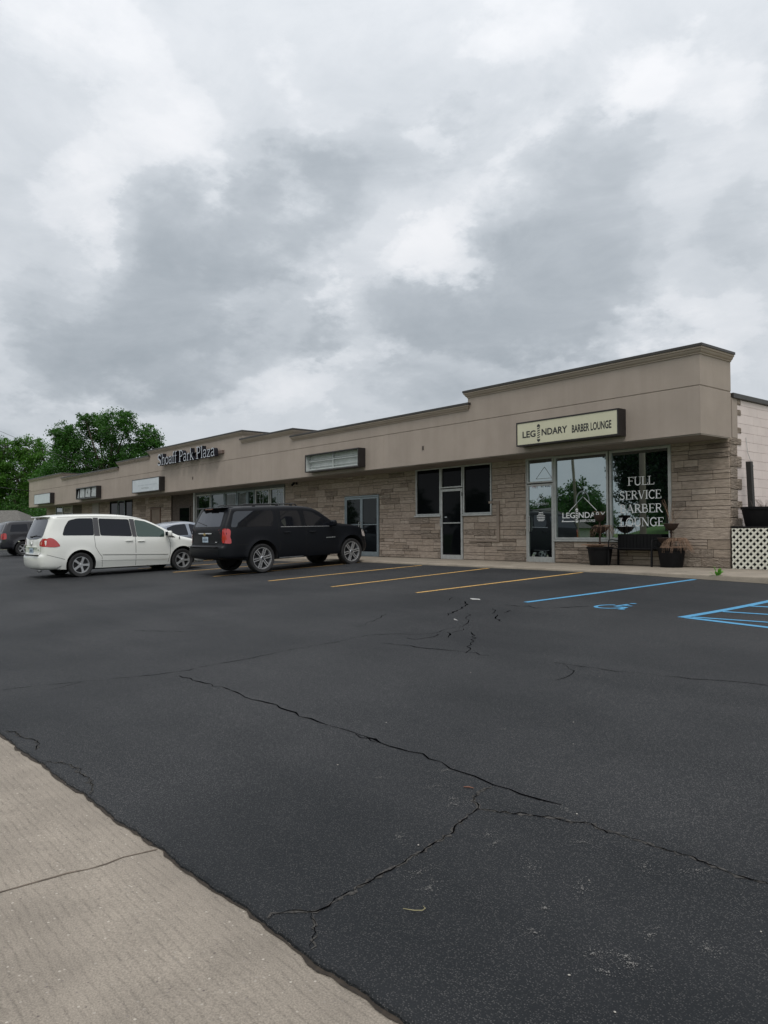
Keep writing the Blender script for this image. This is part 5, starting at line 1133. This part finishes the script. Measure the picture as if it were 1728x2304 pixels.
def place(root, x, y, yaw, scale=1, wb=3, pitch=None):
    z0 = G(x, y); z1 = G(x + wb * scale * math.cos(yaw), y + wb * scale * math.sin(yaw)); root.location = (x, y, z0); root.scale = (scale,) * 3
    root.rotation_euler = (0, -math.atan2(z1 - z0, wb * scale) if pitch is None else -pitch, yaw)
v = thing('white_minivan', 'white minivan with red tail lamps parked nose in, left of the black SUV', 'minivan')
build_car(van, v); place(v, -14.08, -8.57, R(91.95), .97, 3.08, .022); v.location.z = -.360
# black full-size SUV
MATTE = mat('satin_black_paint', (.005, .006, .0085), .40, spec=.22, var=.05, vscale=2)
def suv_extra(c, root, body):
    b = MB(); b.box(-1.12, -.72, -.70, .70, 1.868, 1.898, b=.012); b.build('roof_spoiler', c.sp['paint'], root, smooth=40)
    b = MB(); b.box(-1.123, -1.09, -.2, .2, 1.840, 1.867, b=.004); b.build('brake_light', REDD, root)
    for sg in (-1, 1):
        b = MB(); ys = sg * .66
        b.tube([(-.45, ys, 1.93), (-.38, ys, 1.965), (1.35, ys, 1.955), (1.45, ys, 1.90)], .018, 8)
        for x in (-.05, .75, 1.25): b.box(x - .05, x + .05, ys - .02, ys + .02, 1.90, 1.96, b=.006)
        b.build('roof_rail', TRIM, root, smooth=40)
    b = MB(); q = c.end(.2, 1.40, -1); b.tube([(q.x - .02, .0, 1.40), (q.x - .03, .42, 1.50)], .010, 6); b.build('rear_wiper', TRIM, root)
    b = MB(); q = c.end(0, 1.16, -1); b.box(q.x - .03, q.x, -.36, .36, 1.15, 1.185, b=.008); b.build('tailgate_strip', CHR if c.sp['wb'] > 3 else TRIM, body)
    b = MB(); P = [(-.075, 1.16), (-.025, 1.16), (-.02, 1.185), (.03, 1.185), (.035, 1.16), (.085, 1.16), (.075, 1.13), (.025, 1.13), (.02, 1.105), (-.03, 1.105), (-.035, 1.13), (-.085, 1.13)]
    b.prism(P, lambda u, v: (q.x - .042, u, v), lambda u, v: (q.x - .028, u, v)); b.build('badge', mat('gold_badge', (.45, .34, .15), .3, .9), body)
    q = c.end(0, .60, -1); b = MB(); b.box(q.x - .03, q.x + .2, -.78, .78, .795, .812, b=.004); b.build('bumper_step', TRIM, root)
    q = c.end(-.4, .95, -1); b = MB(); bolt(b, (q.x - .004, -.58, .93), .005, .05, .012, .002); b.build('badge', CHR, body)
    for sg in (-1, 1):
        b = MB()
        for k in range(8): q = c.side(2.30 + k * .045, .90, sg); bolt(b, (q.x, q.y + sg * .003, .90), .014, .003, .014, .001)
        b.build('door_badge', CHR, body)
suv = dict(w=2.0, wb=3.3, r=.415, archz=.44, ra=.50, sill=.38, belt=1.27, bs=-.01, tumble=.21, rr=.45, rk=.13, fr=.8, fk=.16, crown_r=.045, crown_f=.07, tw=.27, rim=.315, style=6, rimm=CHR, paint=MATTE, er=.08, flare=.02, grnd=1,
    top=[(-.62, .44), (-1.2, .45), (-1.31, .50), (-1.33, .62), (-1.33, .78), (-1.27, .83), (-1.205, .84), (-1.205, 1.10), (-1.19, 1.32), (-1.10, 1.50), (-1.00, 1.70), (-.94, 1.83), (-.90, 1.87), (-.65, 1.885), (.3, 1.90), (1.2, 1.895), (1.75, 1.86), (2.05, 1.77), (2.35, 1.58), (2.66, 1.36), (2.80, 1.315), (3.3, 1.27), (3.7, 1.19), (3.90, 1.08), (3.97, .92), (4.00, .70), (4.04, .62), (4.03, .48), (3.93, .38), (3.80, .375)],
    glass=[(CGLS, [(-.99, 1.335), (-.86, 1.70), (-.78, 1.775), (.44, 1.775), (.46, 1.62), (.38, 1.315)]), (CGLS, [(.70, 1.76), (1.33, 1.745), (1.39, 1.60), (1.41, 1.29), (.78, 1.30), (.69, 1.46)]), (CGLS, [(1.53, 1.745), (1.84, 1.69), (2.20, 1.495), (2.50, 1.285), (2.49, 1.255), (1.57, 1.275)])],
    rearglass=[(-.72, 1.36), (-.70, 1.45), (-.62, 1.80), (.62, 1.80), (.70, 1.45), (.72, 1.36)],
    windshield=[(-.74, 1.36), (-.6, 1.74), (.6, 1.74), (.74, 1.36)],
    tail=[([(-1.21, .90), (-1.21, 1.31), (-1.02, 1.29), (-1.01, 1.18), (-1.04, 1.08), (-1.01, .98), (-1.01, .88)], REDL)],
    tailrear=[([(.845, .90), (.845, 1.31), (.93, 1.30), (.93, .90)], REDL)],
    head=[(3.78, .88), (3.74, 1.10), (3.90, 1.06), (3.94, .86)],
    seams=[[(.56, 1.82), (.60, 1.30), (.56, 1.0), (.60, .80), (.55, .45)], [(1.46, 1.79), (1.55, 1.25), (1.53, .40)], [(2.56, 1.25), (2.62, 1.05), (2.80, .80), (2.80, .42)], [(-1.0, .84), (-.45, .84)]],
    trims=[([(.66, 1.288), (2.44, 1.245)], .016, CHR), ([(.56, .395), (2.78, .385)], .022, CHR)], handles=[(.86, 1.12), (1.78, 1.10)], mirror=(2.48, 1.33),
    hatch=[(.0, .845), (.77, .845), (.78, 1.34), (.64, 1.84)], plate=1.0, extra=[suv_extra])
s_ = thing('black_suv', 'long satin black SUV with chrome six spoke wheels parked by the double door', 'SUV')
suv_car = build_car(suv, s_); place(s_, -10.44, -5.04, R(92.82), .93, 3.3, .041); s_.location.z = -.229
# hidden-behind and far cars
SILV = mat('silver_blue_paint', (.24, .27, .32), .28, .4, coat=.7)
sedan = dict(w=1.80, wb=2.75, r=.325, archz=.335, ra=.385, sill=.24, belt=.93, bs=.0, tumble=.36, rr=.5, rk=.14, fr=.8, fk=.2, crown_r=.06, crown_f=.08, tw=.21, rim=.22, style=5, rimm=RIMS, paint=SILV, er=.07,
    top=[(-.6, .26), (-.93, .28), (-1.02, .45), (-1.02, .70), (-.96, .92), (-.80, .985), (-.50, 1.01), (-.05, 1.22), (.35, 1.37), (.8, 1.44), (1.2, 1.44), (1.6, 1.36), (2.05, 1.14), (2.38, .97), (2.9, .90), (3.35, .79), (3.58, .64), (3.64, .45), (3.56, .28), (3.3, .24)],
    glass=[(CGL, [(-.18, 1.02), (.12, 1.19), (.20, 1.215), (.28, .965)]), (CGL, [(.34, .96), (.25, 1.23), (.55, 1.325), (1.0, 1.36), (1.05, .955)]), (CGL, [(1.16, .955), (1.12, 1.36), (1.45, 1.30), (1.85, 1.11), (1.98, .99)])],
    rearglass=[(-.55, 1.08), (-.48, 1.33), (.48, 1.33), (.55, 1.08)], windshield=[(-.6, 1.03), (-.48, 1.36), (.48, 1.36), (.6, 1.03)],
    tail=[([(-.99, .70), (-.95, .86), (-.75, .88), (-.80, .72)], REDL)], head=[(3.20, .66), (3.15, .78), (3.42, .74), (3.52, .62)],
    seams=[[(.15, .94), (.30, .60), (.42, .30)], [(1.10, .94), (1.10, .28)], [(2.10, .95), (2.15, .55), (2.1, .3)]], trims=[([(-.05, 1.245 - .02), (.35, 1.335), (.8, 1.385), (1.2, 1.385)], .03, CHR)], handles=[(.52, .86), (1.32, .85)], mirror=(1.92, 1.03),
    hatch=[(0, .62), (.5, .62), (.52, .95)], plate=.78)
s1 = thing('silver_sedan', 'silver blue sedan seen over the minivan hood, beside the black SUV', 'sedan'); build_car(sedan, s1); place(s1, -18.75, -4.25, R(90), 1, 2.75)
wsd = dict(sedan); wsd['paint'] = mat('white_sedan_paint', (.55, .55, .53), .3, coat=.7)
s2 = thing('white_sedan', 'white car of which a bit of roof shows beyond the silver sedan', 'sedan'); build_car(wsd, s2); place(s2, -25.9, -4.3, R(90), 1.0, 2.75)
ds = dict(suv); ds.update(wb=2.85, w=1.9, r=.37, archz=.385, ra=.45, rim=.225, tw=.24, style=5, rimm=RIMS, sill=.34, paint=mat('dark_blue_black_paint', (.011, .012, .017), .3, coat=.6), fr=.7,
    top=[(-.55, .38), (-.95, .38), (-1.05, .45), (-1.06, .70), (-1.0, .78), (-.98, 1.05), (-.95, 1.22), (-.86, 1.42), (-.76, 1.64), (-.70, 1.72), (-.4, 1.77), (.5, 1.79), (1.2, 1.75), (1.65, 1.62), (2.2, 1.22), (2.35, 1.17), (3.2, 1.08), (3.45, .95), (3.52, .7), (3.50, .45), (3.35, .35)],
    glass=[(CGL, [(-.62, 1.24), (-.52, 1.60), (.22, 1.62), (.24, 1.23)]), (CGL, [(.38, 1.23), (.36, 1.63), (.98, 1.62), (1.02, 1.21)]), (CGL, [(1.14, 1.21), (1.10, 1.61), (1.45, 1.55), (2.0, 1.20)])],
    rearglass=[(-.6, 1.24), (-.55, 1.60), (.55, 1.60), (.6, 1.24)], windshield=[(-.65, 1.22), (-.5, 1.60), (.5, 1.60), (.65, 1.22)],
    tail=[([(-.99, .86), (-.97, 1.17), (-.78, 1.17), (-.78, .88)], REDL)], tailrear=[([(.68, .88), (.68, 1.16), (.84, 1.15), (.84, .88)], REDL)], head=[(3.20, .80), (3.15, .98), (3.35, .95), (3.44, .78)],
    seams=[[(.30, 1.7), (.32, 1.2), (.42, .8), (.48, .4)], [(1.05, 1.68), (1.08, 1.2), (1.08, .36)], [(2.05, 1.18), (2.2, .8), (2.25, .4)]], trims=[], handles=[(.5, 1.08), (1.28, 1.06)], mirror=(1.95, 1.26), hatch=[(0, .78), (.64, .78), (.64, 1.2), (.55, 1.66)], plate=.92, extra=[])
s3 = thing('dark_suv', 'dark blue black SUV at the far left edge behind the white minivan', 'SUV'); build_car(ds, s3); place(s3, -33.4, -5.15, R(90), .97, 2.85)
# ------------------------------------------------------------------ vegetation, houses, wires
BARK = mat('tree_bark', (.07, .055, .042), .9, var=.3, vscale=8, stretch=(1, 1, .2), bump=.6, bscale=12)
LEAFA = leaf_mat('maple_leaf', (.016, .051, .011), (.037, .106, .018), (.076, .178, .032)); LEAFB = leaf_mat('walnut_leaf', (.026, .072, .009), (.058, .145, .018), (.098, .215, .032)); LEAFC = leaf_mat('spruce_needles', (.008, .022, .012), (.016, .040, .020), (.03, .07, .03))
def make_tree(name, label, cat, base, lobes, seed, lm, leaf=.30, dens=1.0, trunk=(.28, 2.5), group=None, ax=(Rv.x, Rv.y), gap=.0, droop=0.0):
    """lobes: (u, v, z, radius) with u across, v deep; leaves sit in clumps spread through each lobe"""
    rr = random.Random(seed); ux = Vector((ax[0], ax[1], 0)).normalized(); vx = Vector((-ux.y, ux.x, 0)); t = thing(name, label, cat, base, 0, group)
    P = lambda u, v, z: ux * u + vx * v + Vector((0, 0, z)); b = MB(); tw = MB(); tops = []
    th = trunk[1]; tw.tube([(0, 0, -.5), (.05, .05, th * .5), (0, 0, th)], [trunk[0] * 1.25, trunk[0], trunk[0] * .85], 10)
    for (u, v, z, r) in lobes:
        c = P(u, v, z); mid = Vector((c.x * .35, c.y * .35, th + (z - th) * .5)); tw.tube([Vector((0, 0, th * .9)), mid, c], [trunk[0] * .5, trunk[0] * .32, trunk[0] * .12], 6)
        n = int(r * r * 17 * dens)
        for _ in range(n):
            d = Vector((rr.gauss(0, 1), rr.gauss(0, 1), rr.gauss(0, 1))).normalized(); q = c + d * r * rr.uniform(.35, 1.06) ** .6; q.z -= droop * (q - c).length * .3
            if rr.random() < .3: tw.tube([c + (q - c) * .15, c + (q - c) * .6 + Vector((0, 0, -.1)), q], [.05, .03, .012], 4, cap=False)
            cr = rr.uniform(.32, .75) * (.6 + .12 * r); tone = min(1, max(0, rr.gauss(.45, .15)))
            for _k in range(int(34 * (.30 / leaf) ** 1.0)):
                e = Vector((rr.gauss(0, .5), rr.gauss(0, .5), rr.gauss(0, .38))) * cr; pc = q + e; nn = Vector((rr.gauss(0, 1), rr.gauss(0, 1), rr.gauss(.7, 1))).normalized(); a = nn.orthogonal().normalized(); bb = nn.cross(a); ang = rr.uniform(0, 6.28); a, bb = a * math.cos(ang) + bb * math.sin(ang), bb * math.cos(ang) - a * math.sin(ang)
                s = leaf * rr.uniform(.55, 1.1); b.col = (min(1, max(0, tone + rr.gauss(0, .10))),) * 3
                b.quad(pc - a * s * .5, pc + bb * s * .28, pc + a * s * .5, pc - bb * s * .28)
    b.build('crown', lm, t); tw.build('trunk', BARK, t, smooth=60); return t
def at(px, py, d):
    """point seen at a given place in the view, d metres out: used once to set out the far trees and wires"""
    return Vector((CAMX, CAMY, CAMZ)) + (Dv + Rv * ((px - 864) / 1732.35) - Uv * ((py - 1152) / 1732.35)) * d
def L2(pxs, base, d):
    out = []
    for (px, py, r, v) in pxs: q = at(px, py, d) - base; out.append((q.x * Rv.x + q.y * Rv.y, v, q.z, r * d / 1732.35))
    return out
d0 = 72; base = at(240, 1200, d0); base.z = -.7
make_tree('maple_tree', 'tall dark green maple rising behind the left end of the plaza roof', 'tree', base, L2([(150, 985, 36, 0), (205, 960, 36, 1.5), (262, 965, 38, -1), (318, 985, 34, .5), (335, 1012, 26, 0), (165, 1040, 52, 0), (235, 1035, 58, 1), (300, 1040, 44, 0), (140, 1095, 52, -1), (205, 1095, 52, 1), (135, 980, 26, 0), (345, 1035, 18, 0), (350, 992, 18, 0), (190, 945, 20, 0), (285, 945, 22, 0)], base, d0), 3, LEAFA, .23, 2.1, (.35, 4))
d1 = 80; base = at(60, 1200, d1); base.z = -.7
make_tree('walnut_tree', 'bright green feathery tree at the left edge of the picture', 'tree', base, L2([(10, 1012, 34, 0), (55, 1008, 34, 1), (95, 1025, 32, 0), (-10, 1060, 50, -1), (45, 1065, 52, 0), (95, 1085, 48, 0), (-60, 1030, 48, 0), (-70, 1100, 60, 1), (10, 1120, 44, 0), (70, 1128, 38, 1), (-130, 1050, 60, 0)], base, d1), 8, LEAFB, .23, 2.1, (.35, 3), droop=.6)
d2 = 84; base = at(-120, 1200, d2); base.z = -.7
make_tree('walnut_tree', 'green tree beyond the left edge, behind the shingled house', 'tree', base, L2([(-120, 1010, 60, 0), (-190, 1040, 60, 0), (-60, 1110, 60, 0), (-150, 1110, 60, 1), (-220, 1100, 60, 0)], base, d2), 9, LEAFB, .3, 1.2, (.35, 3))
def make_shrub(name, label, base, lobes, seed, lm, group=None, leaf=.2, dens=1.8): return make_tree(name, label, 'shrub', base, lobes, seed, lm, leaf, dens, (.06, .4), group)
GS = 'dark shrubs under the trees at the left'
for i, (px, py, d, r, lab) in enumerate(((112, 1168, 66, 34, 'dark green shrub just left of the plaza end wall'), (78, 1176, 72, 36, 'dark green shrub right of the shingled roof'), (45, 1150, 78, 40, 'dark green shrub rising behind the shingled roof'), (6, 1150, 80, 40, 'dark green shrub behind the left part of the shingled roof'))):
    base = at(px, 1200, d); base.z = -.7; make_shrub('dark_shrub', lab, base, L2([(px, py, r, 0), (px - 18, py + 14, r * .8, .5), (px + 16, py + 16, r * .8, -.5)], base, d), 40 + i, LEAFA, GS)
def house(label, loc, rz, w, dpt, eave, ridge, wallm, roofm):
    t = thing('house', label, 'house', loc, rz); b = MB(); b.box(-w / 2, w / 2, -dpt / 2, dpt / 2, -1, eave); b.build('wall', wallm, t)
    b = MB(); o = .4; h = ridge - eave; hl = w / 2 - dpt * .28
    A = [(-w / 2 - o, -dpt / 2 - o, eave), (w / 2 + o, -dpt / 2 - o, eave), (w / 2 + o, dpt / 2 + o, eave), (-w / 2 - o, dpt / 2 + o, eave)]; T = [(-hl, 0, ridge), (hl, 0, ridge)]
    b.quad(A[0], A[1], T[1], T[0]); b.quad(A[2], A[3], T[0], T[1]); b.quad(A[1], A[2], T[1]); b.quad(A[3], A[0], T[0]); b.quad(*[(p[0], p[1], p[2] - .02) for p in A[::-1]]); b.build('roof', roofm, t)
    for x in (-w * .3, w * .3):
        b = MB(); b.box(x - .8, x + .8, -dpt / 2 - .06, -dpt / 2 - .01, eave - 1.7, eave - .5, b=.02); wn_ = b.build('window', VINYLF, t); b = MB(); b.box(x - .7, x + .7, -dpt / 2 - .075, -dpt / 2 - .062, eave - 1.6, eave - .6); b.build('pane', GL_DARK, wn_)
    b = MB(); b.box(-.5, .5, -dpt / 2 - .05, -dpt / 2 - .01, -.1, 2.0, b=.02); b.build('door', TRIM, t)
    return t
SHING = mat('grey_shingles', (.105, .10, .09), .9, var=.4, vscale=7, stretch=(1, 1, 2.5), bump=.6, bscale=20, fine=.2); SIDE = mat('pale_siding', (.42, .41, .37), .8, var=.08)
q = at(-33, 1175, 62); house('small house with a grey shingle hip roof at the left edge behind the dark SUV', (q.x, q.y, -.75), math.atan2(Rv.y, Rv.x), 8.5, 6.0, 1.75 + .40, 3.1 + .42, SIDE, SHING)
WIRE = mat('black_cable', (.03, .03, .032), .6)
def wire(label, p, q_, sag, r=.012):
    b = MB(); b.tube([Vector(p).lerp(Vector(q_), k / 14) - Vector((0, 0, sag * 4 * (k / 14) * (1 - k / 14))) for k in range(15)], r, 5); return b.build('overhead_wire', WIRE, label=label, cat='wire', group='overhead wires at the left')
wire('upper thin wire sloping down in front of the trees at the left', at(-220, 866, 62), at(330, 1093, 64), .5, .014)
wire('lower wire running to the left end of the plaza fascia', at(-260, 1040, 46), (-51.64, .6, 3.98), .25, .016)
# the far side of the road, seen mirrored in the shop windows
POLE = mat('grey_utility_wood', (.20, .17, .13), .85, var=.25, vscale=6, stretch=(1, 1, .1), bump=.5, bscale=30)
def upole(label, x, y, h, r, lean=(0, 0)):
    t = thing('utility_pole', label, 'utility pole', (x, y, terrain(x, y) - .4), 0, 'utility poles across the road'); b = MB(); b.tube([(0, 0, 0), (lean[0] * .5, lean[1] * .5, h * .5), (lean[0], lean[1], h)], [r, r * .9, r * .75], 14); b.build('pole', POLE, t, smooth=60)
    b = MB(); b.box(lean[0] - 1.1, lean[0] + 1.1, lean[1] - .06, lean[1] + .06, h - .7, h - .56, b=.01); b.build('crossarm', POLE, t)
    b = MB()
    for k in (-1, -.5, .5, 1): b.lathe([(.0, 0), (.04, .02), (.05, .08), (.03, .14), (0, .16)], (lean[0] + k, lean[1], h - .56), n=8)
    b.build('insulator', GROOVE, t); return t
upole('thick wooden utility pole beside the road, mirrored in the right big window', -16.1, -20.9, 10.5, .19)
upole('slim leaning utility pole farther off, mirrored in the left big window', -37.6, -44, 12, .16, (-.75, .2))
upole('third utility pole, mirrored in the barber shop door', -33.5, -30, 9.5, .12, (.3, 0))
KD = [('spruce_tree', 'dark evergreen standing on the grass bank, mirrored in the right big window', -20.5, -31.0, [(0, 0, 4.2, 2.6), (.3, .2, 6.5, 2.5), (-.5, 0, 8.5, 2.0), (.5, 0, 10.2, 1.6), (1.4, 0, 5.5, 2.4), (-.8, .4, 5.6, 1.8), (2.4, 0, 7.5, 2.3), (2.6, 0, 4.2, 2.2), (-2.2, 0, 6.8, 1.9), (-1.8, 0, 5.0, 1.7), (-1.6, .5, 8.0, 1.7), (-2.4, 0, 3.6, 1.3), (-3.1, 0, 6.0, 1.6), (-3.2, 0, 4.4, 1.5), (-2.9, 0, 2.9, 1.4), (-3.2, .5, 7.4, 1.4), (-1.0, 0, 3.0, 1.6)], LEAFC, .24)]
for (n_, lab, x, y, lob, lm, lf) in KD: make_tree(n_, lab, 'tree', (x, y, terrain(x, y)), lob, 77, lm, lf, 1.25, (.2, 2.6), ax=(1, 0))
rt = make_tree('round_tree', 'round green tree across the road, first in the far row', 'tree', (-46, -58, terrain(-46, -58) - .2), [(0, 0, 4.2, 2.3), (1.6, 0, 3.8, 1.8), (-1.6, 0, 3.6, 1.8), (.5, 1, 5.3, 1.6), (0, -1, 2.8, 1.9), (-1, 1, 2.6, 1.8)], 88, LEAFA, .34, .9, (.2, 1.5), 'trees across the road', ax=(1, 0))
ordn = ['second', 'third', 'fourth', 'fifth', 'sixth', 'seventh', 'eighth', 'ninth', 'tenth', 'eleventh', 'twelfth', 'thirteenth', 'fourteenth', 'last']
for i, (x, y, s) in enumerate(((-38, -62, 1.05), (-54, -60, .95), (-62, -55, 1.1), (-30, -66, 1.15), (-70, -50, 1.2), (-22, -68, 1.2), (-78, -44, 1.1), (-44, -70, 1.3), (-58, -70, 1.35), (-12, -66, 1.3), (-85, -36, 1.2), (-34, -74, 1.3), (-2, -64, 1.3), (-90, -28, 1.2))):
    o = copy_tree(rt); o.location = (x, y, terrain(x, y) - .2); o.scale = (s, s, s * 1.05); o.rotation_euler = (0, 0, i * 1.3); o['label'] = 'round green tree across the road, %s in the far row' % ordn[i]
house('low house with a dark grey roof across the road, mirrored in the left big window', (-47, -50, -1.1), R(35), 11, 7, 2.4, 4.6, SIDE, SHING)
